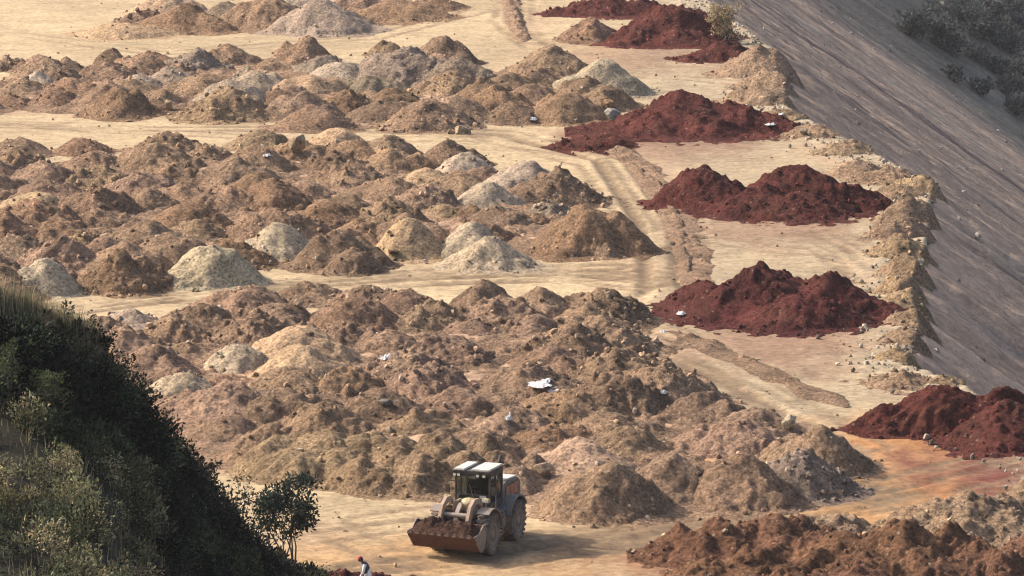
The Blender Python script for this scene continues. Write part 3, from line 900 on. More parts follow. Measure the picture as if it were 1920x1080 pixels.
boulder(845, 252, 0.6, 0.4, (0.26, 0.19, 0.13), 'small brown boulder touching the tan boulder on the lane edge', 31)
boulder(555, 282, 1.3, 1.5, TANB, 'upright tan slab boulder on the back edge of the middle field', 4, z=0.5)
boulder(316, 206, 0.75, 0.95, (0.32, 0.23, 0.15), 'upright tan stone between mounds of the far field', 5, z=0.7)
boulder(1481, 800, 0.72, 0.75, (0.45, 0.36, 0.25), 'pale boulder standing beside the lane at the near field tip', 6, z=0.1)
boulder(1246, 1020, 0.62, 0.62, (0.58, 0.50, 0.33), 'pale cream boulder by the haul road, nearest to the loader', 7)
boulder(1507, 251, 0.62, 0.62, (0.20, 0.155, 0.11), 'round dark brown boulder on the pad near the white litter', 8, z=0.1)
boulder(722, 760, 0.7, 0.4, GREYB, 'dark grey flat boulder between near field mounds', 9, z=1.5)
boulder(1018, 890, 0.85, 0.7, (0.27, 0.19, 0.13), 'brown boulder on the mound behind the loader', 10, z=1.3)
boulder(1150, 225, 1.2, 0.9, (0.45, 0.42, 0.36), 'pale grey rubble boulder between the yellowish and the crimson mound', 12, z=0.7)
boulder(1142, 197, 0.7, 0.55, (0.36, 0.22, 0.11), 'orange tan boulder above the pale grey rubble boulder', 14, z=1.6)
boulder(1148, 592, 0.5, 0.45, TANB, 'tan stone on the dark mound at the near field back corner', 15, z=1.2)
boulder(738, 473, 0.85, 0.3, (0.19, 0.125, 0.08), 'dark flat slab lying on the smooth tan cone', 16, z=0.9)
boulder(798, 494, 0.4, 0.35, (0.4, 0.33, 0.26), 'small pale stone at the foot of the smooth tan cone', 17)
boulder(1262, 458, 0.32, 0.28, (0.16, 0.11, 0.08), 'small dark stone alone on the curving lane', 18)
boulder(1225, 470, 0.3, 0.26, (0.16, 0.11, 0.08), 'small dark stone rolled from the rough brown corner mound', 19)
boulder(1676, 664, 0.6, 0.35, (0.17, 0.10, 0.075), 'dark reddish stone between crimson twin-peak mound and slope edge', 20)
boulder(985, 655, 0.42, 0.4, (0.24, 0.16, 0.11), 'round brown stone in the middle of the near field', 22, z=1.2)
boulder(560, 575, 0.7, 0.6, (0.34, 0.24, 0.16), 'tan stone near the back lane of the near field', 24, z=1.0)

M_WHITE = mat_dusty("white_plastic", (0.68, 0.66, 0.65), 0.5, 0, 0.45, (0.40, 0.33, 0.26), scale=3)
def litter(px, py, w, d, h, label, seed, name='plastic_sheet', z=0.0, cat='litter'):
    """Crumpled plastic: a folded sheet with depth."""
    w, d, h = w * 0.95, d * 0.9, h * 0.8
    n = 26
    u = np.linspace(-1, 1, n)
    U, V = np.meshgrid(u, u)
    rr = np.hypot(U, V) * (1.15 + 0.9 * fbm(U * 1.6 + seed * 3.1, V * 1.6, 4, seed))
    X = U * w / 2 * (1 + 0.3 * fbm(V * 1.5, U * 1.5 + seed, 3, seed + 1)); Y = V * d / 2
    Z = h * (0.15 + 0.9 * np.abs(fbm(U * 1.3 + seed, V * 1.3 + seed, 2, seed + 2))) * sstep(1.05, 0.7, rr)
    Zb = np.full_like(Z, -0.25)
    F = grid_faces(n, n)
    keep = rr.ravel()[F].min(axis=1) < 1.0
    o = mesh_np(name, np.stack([X, Y, Z], -1).reshape(-1, 3), F[keep], M_WHITE, False)
    sol = o.modifiers.new('thickness', 'SOLIDIFY'); sol.thickness = 0.012
    p = drop(px, py) if z > 0.05 else at(px, py, z)
    o.location = p
    tag(o, label, cat)
litter(1012, 717, 1.15, 3.2, 0.30, 'largest crumpled white plastic sheet in the near field', 3, z=1.5)
litter(1040, 732, 0.8, 2.2, 0.22, 'torn white plastic end lying beside the largest sheet', 4, z=1.3)
litter(727, 672, 0.75, 1.0, 0.45, 'white sack on a mound near the pale grey-topped mound', 5, 'plastic_sack', z=1.8, cat='sack')
litter(954, 786, 0.35, 0.6, 0.5, 'small white bag standing on a mound behind the loader', 6, 'plastic_bag', z=1.8, cat='bag')
litter(1277, 588, 0.55, 0.9, 0.3, 'white slab of litter against the crimson twin-peak mound', 7, z=0.6)
litter(1243, 622, 0.35, 0.6, 0.2, 'small white scrap on the lane at the crimson twin-peak mound', 8, z=0.1)
litter(1243, 737, 0.4, 0.5, 0.3, 'white scrap on the dark mound beside the lane', 9, z=1.8)
litter(1444, 233, 0.8, 1.2, 0.2, 'white litter at the end of the long crimson mound', 10, z=0.3)
litter(1000, 224, 0.55, 0.8, 0.35, 'white litter at the foot of the yellowish brown mound', 11, z=0.5)
litter(1465, 215, 0.5, 0.8, 0.3, 'bluish white scrap on the slope edge by the long crimson mound', 12, z=0.5)
litter(500, 292, 0.55, 0.7, 0.25, 'white scrap on a mound below the upright tan slab', 13, z=1.2)

# loose stones everywhere: nobody could count them
def build_stones():
    # stones on the lanes, the rim and the slope
    for _ in range(1500):
        y = RNG.uniform(190, 420); x = RNG.uniform(-34, 26)
        if x > edge_x(y) - 0.3: continue
        s = 0.03 + 0.10 * RNG.random() ** 4
        STONES.append((x, y, 0.03, s, *(np.array((0.26, 0.18, 0.11)) * RNG.uniform(0.6, 1.7))))
    for _ in range(2600):
        y = RNG.uniform(195, 410); x = edge_x(y) - abs(RNG.normal(0, 1.6)) - 0.2
        s = 0.04 + 0.16 * RNG.random() ** 3
        STONES.append((x, y, 0.12, s, *(np.array((0.34, 0.28, 0.21)) * RNG.uniform(0.5, 1.5))))
    for _ in range(1500):
        y = RNG.uniform(200, 560); t = RNG.uniform(0.5, 45); x = edge_x(y) + t
        s = 0.05 + 0.22 * RNG.random() ** 5
        STONES.append((x, y, float(slope_z(x, y)), s, *(np.array((0.30, 0.26, 0.22)) * RNG.uniform(0.5, 1.6))))
    S = np.array(STONES)
    n = len(S)
    rot = RNG.normal(size=(n, 4)); rot /= np.linalg.norm(rot, axis=1)[:, None]
    w, x, y, z = rot.T
    Rm = np.stack([1 - 2 * (y * y + z * z), 2 * (x * y - z * w), 2 * (x * z + y * w), 2 * (x * y + z * w), 1 - 2 * (x * x + z * z), 2 * (y * z - x * w),
                   2 * (x * z - y * w), 2 * (y * z + x * w), 1 - 2 * (x * x + y * y)], -1).reshape(n, 3, 3)
    base = I1V[None] * (1 + 0.45 * (RNG.random((n, len(I1V), 1)) - 0.5)) * np.stack([RNG.uniform(0.8, 1.3, n), RNG.uniform(0.7, 1.1, n), RNG.uniform(0.5, 0.9, n)], -1)[:, None, :]
    V = np.einsum('nij,nkj->nki', Rm, base) * S[:, 3][:, None, None] + S[:, None, :3]
    F = (I1F[None] + (np.arange(n) * len(I1V))[:, None, None]).reshape(-1, 3)
    cols = np.repeat(np.clip(S[:, 4:7], 0.01, 0.75), len(I1V), axis=0)
    o = mesh_np('loose_stones', V.reshape(-1, 3), F, M_STONE, False, None, cols)
    tag(o, kind='stuff')

exec_after = []
# ------------------------------------------------------------------ wheel loader
L_FWD = math.atan2(-0.934, -0.358)
_c = at(926, 1040)
_cf, _sf = math.cos(L_FWD), math.sin(L_FWD)
L_ORG = (_c[0] - (_cf * 1.45 - _sf * 1.28), _c[1] - (_sf * 1.45 + _cf * 1.28), 0.02)
M_CREAM = mat_dusty("faded_cream_paint", (0.50, 0.41, 0.24), 0.55, 0, 0.6)
M_ROOFW = mat_dusty("white_roof_paint", (0.60, 0.58, 0.54), 0.5, 0, 0.6)
M_BLUEG = mat_dusty("grey_paint", (0.125, 0.122, 0.125), 0.6, 0, 0.8, (0.30, 0.24, 0.18))
M_DARKM = mat_dusty("dark_metal", (0.035, 0.033, 0.032), 0.5, 0, 0.55, (0.20, 0.15, 0.11))
M_STEEL = mat_dusty("worn_steel", (0.26, 0.22, 0.19), 0.45, 0.3, 0.7, (0.33, 0.24, 0.17))
M_RUST = mat_dusty("soil_stained_steel", (0.125, 0.058, 0.040), 0.85, 0, 0.95, (0.060, 0.036, 0.027), 3.0)
M_ARM = mat_dusty("dusty_arm_paint", (0.40, 0.29, 0.21), 0.6, 0, 0.6, (0.36, 0.23, 0.17))
M_TYRE = mat_dusty("dusty_rubber", (0.10, 0.082, 0.068), 0.9, 0, 0.95, (0.32, 0.235, 0.175), 2.0)
M_RIM = mat_dusty("dusty_rim", (0.26, 0.19, 0.13), 0.7, 0, 0.7, (0.33, 0.25, 0.18))
M_ORANGE = mat_dusty("orange_grille", (0.42, 0.14, 0.07), 0.6, 0, 0.4)
M_LAMP = mat_dusty("lamp_lens", (0.75, 0.73, 0.62), 0.2, 0, 0.2)
M_GLASS, _nt, _b = new_mat("cab_glass")
_b.inputs['Base Color'].default_value = (0.42, 0.48, 0.48, 1)
_b.inputs['Roughness'].default_value = 0.03
_b.inputs['Transmission Weight'].default_value = 1.0
_b.inputs['IOR'].default_value = 1.35
_b.inputs['Specular IOR Level'].default_value = 0.5

class MB:
    def __init__(s): s.bm = bmesh.new()
    def box(s, x0, x1, y0, y1, z0, z1, bev=0.02, taper=None):
        r = bmesh.ops.create_cube(s.bm, size=1)
        for v in r['verts']:
            v.co = Vector(((x0 + x1) / 2 + v.co.x * (x1 - x0), (y0 + y1) / 2 + v.co.y * (y1 - y0), (z0 + z1) / 2 + v.co.z * (z1 - z0)))
        if bev:
            es = list({e for v in r['verts'] for e in v.link_edges})
            bmesh.ops.bevel(s.bm, geom=es, offset=bev, segments=2, affect='EDGES')
        return s
    def prism(s, pts, y0, y1):
        """Outline in x-z, extruded along y."""
        a = [s.bm.verts.new((x, y0, z)) for x, z in pts]
        b = [s.bm.verts.new((x, y1, z)) for x, z in pts]
        s.bm.faces.new(a); s.bm.faces.new(b[::-1])
        n = len(pts)
        for i in range(n):
            s.bm.faces.new((a[i], a[(i + 1) % n], b[(i + 1) % n], b[i]))
        return s
    def tube(s, p0, p1, r, seg=10, r1=None):
        p0, p1 = Vector(p0), Vector(p1)
        q = (p1 - p0).to_track_quat('Z', 'Y')
        m = Matrix.Translation((p0 + p1) / 2) @ q.to_matrix().to_4x4()
        bmesh.ops.create_cone(s.bm, cap_ends=True, segments=seg, radius1=r, radius2=r if r1 is None else r1, depth=(p1 - p0).length, matrix=m)
        return s
    def path(s, pts, r, seg=8):
        for a, b in zip(pts[:-1], pts[1:]): s.tube(a, b, r, seg)
        return s
    def lathe_y(s, prof, seg=40, c=(0, 0, 0)):
        """prof: (radius, y) turned about the y axis."""
        rings = []
        for r, y in prof:
            rings.append([s.bm.verts.new((c[0] + r * math.cos(2 * math.pi * i / seg), c[1] + y, c[2] + r * math.sin(2 * math.pi * i / seg))) for i in range(seg)])
        for A, B in zip(rings[:-1], rings[1:]):
            for i in range(seg):
                s.bm.faces.new((A[i], A[(i + 1) % seg], B[(i + 1) % seg], B[i]))
        s.bm.faces.new(rings[0]); s.bm.faces.new(rings[-1][::-1])
        return s
    def done(s, name, mat, parent, smooth=False):
        return from_bm(name, s.bm, mat, parent, smooth)

def offset_band(line, th):
    """A strip of thickness th along a polyline in x-z."""
    up, dn = [], []
    n = len(line)
    for i in range(n):
        a = Vector(line[max(i - 1, 0)]); b = Vector(line[min(i + 1, n - 1)])
        t = (b - a).normalized(); nn = Vector((-t.y, t.x)) * th / 2
        up.append((line[i][0] + nn.x, line[i][1] + nn.y)); dn.append((line[i][0] - nn.x, line[i][1] - nn.y))
    return up + dn[::-1]

def build_loader():
    L = empty('wheel_loader', L_ORG, L_FWD)
    tag(L, 'dusty wheel loader with white cab roof, carrying a full bucket on the haul road', 'wheel loader')
    # chassis
    MB().box(0.25, 2.05, -0.48, 0.48, 0.55, 1.25).box(0.75, 1.45, -0.42, -0.30, 1.2, 2.05).box(0.75, 1.45, 0.30, 0.42, 1.2, 2.05).box(1.3, 1.6, -0.95, 0.95, 0.70, 1.0).done('front_frame', M_ARM, L)
    MB().box(-2.55, 0.05, -0.55, 0.55, 0.62, 1.25).box(-1.6, -1.3, -0.95, 0.95, 0.70, 1.0).tube((0.15, 0, 0.5), (0.15, 0, 1.35), 0.17).done('rear_frame', M_DARKM, L)
    MB().box(-2.95, -2.55, -1.0, 1.0, 0.60, 1.35, 0.06).done('counterweight', M_BLUEG, L)
    # wheels
    RW, WW = 0.84, 0.56
    for ax in (1.45, -1.45):
        for sg in (1, -1):
            yc = sg * 1.0
            prof = [(0.43, -WW / 2 + 0.03), (0.50, -WW / 2), (0.66, -WW / 2 - 0.015), (0.77, -WW / 2 + 0.03), (0.80, -WW / 2 + 0.09), (0.805, 0), (0.80, WW / 2 - 0.09), (0.77, WW / 2 - 0.03), (0.66, WW / 2 + 0.015), (0.50, WW / 2), (0.43, WW / 2 - 0.03)]
            t = MB().lathe_y(prof, 44)
            for k in range(22):
                a = 2 * math.pi * k / 22
                for hs in (1, -1):
                    aa = a + (0.07 if hs > 0 else -0.07)
                    r = bmesh.ops.create_cube(t.bm, size=1)
                    m = Matrix.Rotation(-aa, 4, 'Y') @ Matrix.Translation((RW - 0.04, hs * 0.145, 0)) @ Matrix.Rotation(hs * 0.45, 4, 'X')
                    for v in r['verts']:
                        co = Vector((v.co.x * 0.085, v.co.y * 0.30, v.co.z * 0.105))
                        v.co = m @ co
            ty = t.done('wheel', M_TYRE, L, False)
            ty.location = (ax, yc, RW)
            o = sg * WW / 2
            rim = MB().lathe_y([(0.435, o * 0.86), (0.45, o * 0.96), (0.40, o * 0.96), (0.34, o * 0.55), (0.20, o * 0.50), (0.19, o * 0.86), (0.14, o * 0.95), (0.02, o * 0.95)], 32)
            for k in range(10):
                a = 2 * math.pi * k / 10
                rim.tube((0.27 * math.cos(a), o * 0.5, 0.27 * math.sin(a)), (0.27 * math.cos(a), o * 0.62, 0.27 * math.sin(a)), 0.025, 6)
            rim.done('rim', M_RIM, ty, False)
    # fenders
    for sg in (1, -1):
        y0, y1 = sorted((sg * 0.72, sg * 1.28))
        f = [(1.45 + 1.02 * math.cos(a), 0.86 + 1.0 * math.sin(a)) for a in np.linspace(R(58), R(170), 10)]
        MB().prism(offset_band(f, 0.05), y0, y1).done('front_fender', M_STEEL, L)
        f = [(-1.45 + 1.02 * math.cos(a), 0.86 + 1.0 * math.sin(a)) for a in np.linspace(R(20), R(150), 11)]
        MB().prism(offset_band(f, 0.05), y0, y1).done('rear_fender', M_BLUEG, L)
    # platform and side tanks, steps
    MB().box(-0.85, 0.62, -1.05, 1.05, 1.42, 1.56).box(-2.4, -0.8, -1.0, 1.0, 1.30, 1.62, 0.05).done('platform', M_BLUEG, L)
    for sg in (1, -1):
        s = MB()
        y = sg * 1.0
        s.tube((-0.30, y, 0.5), (-0.30, y, 1.45), 0.025).tube((0.12, y, 0.5), (0.12, y, 1.45), 0.025)
        for z in (0.52, 0.80, 1.08, 1.34):
            s.box(-0.30, 0.12, y - 0.09, y + 0.09, z, z + 0.035, 0)
        s.done('ladder', M_STEEL, L)
        MB().box(-0.78, -0.38, sg * 0.80 - 0.2, sg * 0.80 + 0.2, 0.72, 1.38, 0.04).done('side_tank', M_ARM, L)
        h = MB()
        h.path([(-0.66, sg * 1.02, 1.56), (-0.66, sg * 1.02, 2.35), (-0.35, sg * 1.02, 2.55)], 0.022).path([(0.55, sg * 1.02, 1.56), (0.55, sg * 1.02, 2.3)], 0.022)
        h.done('handrail', M_STEEL, L)
    # engine hood
    hd = MB().prism([(-2.85, 1.5), (-0.86, 1.5), (-0.86, 2.35), (-1.2, 2.46), (-2.55, 2.40), (-2.85, 2.15)], -0.78, 0.78).done('engine_hood', M_BLUEG, L)
    MB().prism([(-2.5, 2.41), (-1.2, 2.47), (-1.2, 2.54), (-2.5, 2.48)], -0.74, 0.74).done('hood_cover', M_ROOFW, hd)
    for sg in (1, -1):
        y0, y1 = sorted((sg * 0.78, sg * 0.80))
        y2, y3 = sorted((sg * 0.80, sg * 0.815))
        MB().box(-2.55, -1.15, y0, y1, 1.72, 2.30, 0.0).done('grille_frame', M_DARKM, hd)
        g = MB()
        for k in range(3):
            g.box(-2.46 + k * 0.43, -2.10 + k * 0.43, y2, y3, 1.78, 2.24, 0.0)
        g.done('grille', M_ORANGE, hd)
    MB().tube((-1.35, 0.45, 2.5), (-1.35, 0.45, 3.25), 0.07, 12).tube((-1.35, 0.45, 2.5), (-1.35, 0.45, 2.95), 0.11, 12).tube((-1.35, 0.45, 3.22), (-1.46, 0.45, 3.45), 0.065, 12).done('exhaust_pipe', M_DARKM, L)
    # cab
    cab = empty('cab', (0, 0, 0)); cab.parent = L
    P = MB()
    zb, zt = 1.56, 3.06
    for sg in (1, -1):
        for x0, x1 in ((0.46, 0.62), (-0.12, -0.05), (-0.88, -0.74)):
            y0, y1 = sorted((sg * 0.70, sg * 0.78))
            P.box(x0, x1 if x0 < 0 else x0 + 0.09, y0, y1, zb, zt, 0.01)
        y0, y1 = sorted((sg * 0.71, sg * 0.77))
        P.box(-0.80, 0.50, y0, y1, zb, 1.86, 0.01)
        P.box(-0.80, 0.50, y0, y1, 2.92, zt, 0.0)
    P.box(0.47, 0.545, -0.75, 0.75, zb, 1.98, 0.01).box(0.47, 0.545, -0.75, 0.75, 2.94, zt, 0.0)
    P.box(-0.87, -0.80, -0.75, 0.75, zb, 2.55, 0.01).box(-0.87, -0.80, -0.75, 0.75, 2.94, zt, 0.0)
    P.box(-0.80, 0.47, -0.71, 0.71, zb, zb + 0.05, 0)
    P.done('cab_frame', M_DARKM, cab)
    MB().box(0.50, 0.512, -0.70, 0.70, 1.985, 2.94, 0).done('windscreen', M_GLASS, cab)
    MB().box(-0.045, 0.455, 0.735, 0.747, 1.865, 2.92, 0).box(-0.735, -0.125, 0.735, 0.747, 1.865, 2.92, 0).done('side_window', M_GLASS, cab)
    MB().box(-0.045, 0.455, -0.747, -0.735, 1.865, 2.92, 0).box(-0.735, -0.125, -0.747, -0.735, 1.865, 2.92, 0).done('side_window', M_GLASS, cab)
    MB().box(-0.845, -0.833, -0.70, 0.70, 2.555, 2.94, 0).done('rear_window', M_GLASS, cab)
    # roof: two pale panels with a dark seam
    rf = MB().box(-0.90, 0.70, -0.80, 0.80, 3.06, 3.18, 0.03).done('roof', M_DARKM, cab)
    MB().box(-0.89, 0.68, -0.78, -0.30, 3.175, 3.26, 0.03).box(-0.89, 0.68, -0.02, 0.78, 3.175, 3.27, 0.03).done('roof_panel', M_ROOFW, rf)
    for y in (-0.70, -0.52, 0.30, 0.58):
        wl = MB().box(0.66, 0.76, y - 0.08, y + 0.08, 2.95, 3.08, 0.02).done('work_light', M_DARKM, cab)
        MB().box(0.76, 0.768, y - 0.06, y + 0.06, 2.97, 3.06, 0).done('lens', M_LAMP, wl)
    # cab inside
    st = MB().box(-0.62, -0.12, -0.26, 0.26, 2.0, 2.14, 0.04).box(-0.68, -0.54, -0.25, 0.25, 2.1, 2.85, 0.05).box(-0.5, -0.25, -0.15, 0.15, 1.6, 2.0, 0.02).done('seat', M_DARKM, cab)
    bm = MB().tube((0.30, 0, 1.6), (0.18, 0, 2.30), 0.05)
    n = 20
    ring = [(0.16 + 0.20 * math.cos(2 * math.pi * i / n) * 0.55, 0.20 * math.sin(2 * math.pi * i / n), 2.34 + 0.20 * math.cos(2 * math.pi * i / n) * 0.5) for i in range(n + 1)]
    bm.path(ring, 0.022, 6)
    bm.done('steering_wheel', M_STEEL, cab)
    MB().prism([(0.24, 1.6), (0.46, 1.6), (0.46, 2.12), (0.34, 2.18), (0.24, 2.0)], -0.62, 0.62).done('dashboard', M_STEEL, cab)
    MB().box(0.513, 0.517, 0.30, 0.58, 2.02, 2.16, 0).done('windscreen_sticker', M_ROOFW, cab)
    MB().path([(0.53, 0.05, 2.0), (0.535, -0.14, 2.6)], 0.014, 6).done('wiper', M_STEEL, cab)
    for sg in (1, -1):
        mr = MB().path([(0.52, sg * 0.76, 2.7), (0.75, sg * 1.0, 2.75), (0.75, sg * 1.0, 2.55)], 0.015, 6).box(0.73, 0.78, sg * 1.0 - 0.1, sg * 1.0 + 0.1, 2.25, 2.60, 0.02)
        mr.done('mirror', M_DARKM, cab)
    # lights on stalks
    for sg in (1, -1):
        y = sg * 0.86
        h = MB().path([(0.95, sg * 0.5, 1.5), (0.98, y, 1.75), (0.98, y, 2.0)], 0.03, 6).box(0.9, 1.06, y - 0.17, y + 0.17, 2.0, 2.18, 0.03).done('headlight', M_CREAM, L)
        MB().box(1.06, 1.07, y - 0.13, y + 0.13, 2.03, 2.15, 0).done('lens', M_LAMP, h)
    # cream cover between the arms
    nose = MB()
    r = bmesh.ops.create_uvsphere(nose.bm, u_segments=20, v_segments=12, radius=1)
    for v in r['verts']:
        v.co = Vector((0.78 + v.co.x * 0.34, v.co.y * 0.40, 1.86 + (v.co.z if v.co.z > 0 else v.co.z * 1.2) * 0.24))
    nose.done('frame_cover', M_CREAM, L, True)
    # lift arms
    line = [(1.05, 1.90), (1.30, 2.12), (1.60, 2.14), (1.92, 1.92), (2.12, 1.52), (2.28, 1.05), (2.42, 0.72)]
    for sg in (1, -1):
        arm = MB()
        wid = [0.17, 0.22, 0.24, 0.25, 0.27, 0.25, 0.18]
        up, dn = [], []
        for i in range(len(line)):
            a = Vector(line[max(i - 1, 0)]); b = Vector(line[min(i + 1, len(line) - 1)])
            t = (b - a).normalized(); nn = Vector((-t.y, t.x)) * wid[i] / 2
            up.append((line[i][0] + nn.x, line[i][1] + nn.y)); dn.append((line[i][0] - nn.x, line[i][1] - nn.y))
        y0, y1 = sorted((sg * 0.56, sg * 0.70))
        arm.prism(up + dn[::-1], y0, y1)
        arm.tube((1.05, sg * 0.30, 1.9), (1.05, sg * 0.74, 1.9), 0.09, 14).tube((2.42, sg * 0.5, 0.72), (2.42, sg * 0.76, 0.72), 0.09, 14)
        arm.done('lift_arm', M_ARM, L)
        MB().tube((0.85, sg * 0.5, 0.95), (1.45, sg * 0.5, 1.25), 0.085, 12).tube((1.45, sg * 0.5, 1.25), (1.95, sg * 0.5, 1.55), 0.045, 10).done('lift_cylinder', M_STEEL, L)
    MB().tube((1.95, -0.6, 1.60), (1.95, 0.6, 1.60), 0.11, 14).prism(offset_band([(1.58, 1.92), (1.90, 1.60), (2.05, 1.15)], 0.17), -0.09, 0.09).done('bellcrank', M_STEEL, L)
    MB().tube((1.1, 0, 1.55), (1.62, 0, 2.0), 0.07, 12).tube((2.05, 0, 1.18), (2.32, 0, 1.28), 0.06, 10).done('tilt_cylinder', M_STEEL, L)
    for sg in (1, -1):
        MB().path([(1.05, sg * 0.22, 1.75), (1.35, sg * 0.24, 1.98), (1.65, sg * 0.22, 1.86), (1.9, sg * 0.2, 1.55)], 0.022, 6).path([(0.75, sg * 0.34, 1.2), (1.0, sg * 0.40, 1.5), (1.2, sg * 0.36, 1.25)], 0.02, 6).done('hydraulic_hose', M_DARKM, L)
    MB().box(0.72, 1.5, -0.46, 0.46, 1.22, 1.34, 0.02).box(1.38, 1.5, -0.5, 0.5, 0.55, 1.3, 0.02).done('front_cross_plate', M_DARKM, L)
    # bucket, rolled back
    shell = [(3.36, 1.05), (3.05, 0.70), (2.82, 0.43), (2.70, 0.38), (2.58, 0.42), (2.46, 0.56), (2.38, 0.80), (2.36, 1.08), (2.42, 1.40)]
    bk = MB().prism(offset_band(shell, 0.06), -1.48, 1.48).done('bucket', M_RUST, L)
    for sg in (1, -1):
        y0, y1 = sorted((sg * 1.48, sg * 1.52))
        MB().prism([(3.40, 1.10), (3.07, 0.66), (2.84, 0.39), (2.70, 0.34), (2.56, 0.38), (2.43, 0.53), (2.34, 0.79), (2.32, 1.08), (2.39, 1.46), (2.62, 1.42), (2.95, 1.14)], y0, y1).done('side_plate', M_STEEL, bk)
    for k in range(9):
        y = -1.32 + k * 0.33
        MB().prism([(3.32, 1.00), (3.40, 1.02), (3.50, 1.20), (3.42, 1.16), (3.30, 1.07)], y - 0.05, y + 0.05).done('bucket_tooth', M_STEEL, bk)
    MB().prism(offset_band([(3.40, 1.04), (3.22, 0.84)], 0.05), -1.50, 1.50).done('cutting_edge', M_RUST, bk)
    for q in ((2.22, 2.38, -0.80, -0.50, 0.55, 1.0), (2.22, 2.38, 0.50, 0.80, 0.55, 1.0), (2.20, 2.38, -0.16, 0.16, 0.9, 1.4)): MB().box(*q).done('bucket_bracket', M_STEEL, bk)
    # the load
    nx, ny = 60, 150
    u = np.linspace(0, 1, nx); v = np.linspace(-1.47, 1.47, ny)
    U, Vv = np.meshgrid(u, v)
    X = 2.42 + U * 0.93
    zb = 1.36 - U * 0.32
    body = np.sin(np.pi * np.clip(U, 0, 1)) ** 0.7 * (1 - (Vv / 1.5) ** 4)
    Z = zb - 0.06 + body * (0.34 + 0.30 * fbm(Vv / 0.75, U * 1.2, 3, 5)) + 0.11 * body * billow(X / 0.22, Vv / 0.22, 3, 8) + 0.13 * body * cells(X / 0.3, Vv / 0.3, 4)
    o = mesh_np('soil_load', np.stack([X, Vv, Z], -1).reshape(-1, 3), grid_faces(nx, ny)[:, ::-1], M_SOIL, True)
    o.color = (0.085, 0.043, 0.030, 1)
    o.location = L_ORG; o.rotation_euler = (0, 0, L_FWD - R(4.5))
    tag(o, 'dark reddish soil heaped in the loader bucket', 'soil')
    for ch in L.children:      # the front half is steered a little aside
        if ch.name.split('.')[0] in ('bucket', 'lift_arm', 'lift_cylinder', 'bellcrank', 'tilt_cylinder', 'front_frame', 'frame_cover', 'headlight'):
            ch.rotation_euler = (0, 0, -R(4.5))
build_loader()

# ------------------------------------------------------------------ the person by the crimson ridge
M_SKIN = mat_dusty("skin", (0.22, 0.12, 0.075), 0.6, 0, 0.05)
M_REDC = mat_dusty("red_cloth", (0.42, 0.045, 0.05), 0.8, 0, 0.1)
M_NAVY = mat_dusty("navy_cloth", (0.02, 0.022, 0.06), 0.8, 0, 0.1)
M_SHIRT = mat_dusty("white_cloth", (0.74, 0.74, 0.76), 0.8, 0, 0.1)
M_HAIR = mat_dusty("black_hair", (0.012, 0.010, 0.012), 0.5, 0, 0.0)

def skin_body(name, joints, bones, mat, parent, root=0, sub=2):
    me = bpy.data.meshes.new(name)
    me.from_pydata([j[:3] for j in joints], bones, [])
    me.materials.append(mat)
    o = bpy.data.objects.new(name, me)
    COL.objects.link(o)
    o.parent = parent
    sk = o.modifiers.new('skin', 'SKIN')
    for i, j in enumerate(joints):
        d = me.skin_vertices[0].data[i]
        d.radius = (j[3], j[4] if len(j) > 4 else j[3])
        d.use_root = (i == root)
    sk.use_smooth_shade = True
    s = o.modifiers.new('smooth', 'SUBSURF'); s.levels = sub; s.render_levels = sub
    return o

def loft(name, rings, mat, parent, seg=20):
    """rings: (centre, radius along a, radius along b, axis a, axis b)."""
    V, F = [], []
    for c, ra, rb, a, b in rings:
        for i in range(seg):
            t = 2 * math.pi * i / seg
            V.append(Vector(c) + Vector(a) * ra * math.cos(t) + Vector(b) * rb * math.sin(t))
    n = len(rings)
    for k in range(n - 1):
        for i in range(seg):
            F.append((k * seg + i, k * seg + (i + 1) % seg, (k + 1) * seg + (i + 1) % seg, (k + 1) * seg + i))
    o = mesh_np(name, np.array([v[:] for v in V]), np.array(F), mat, True, parent)
    return o

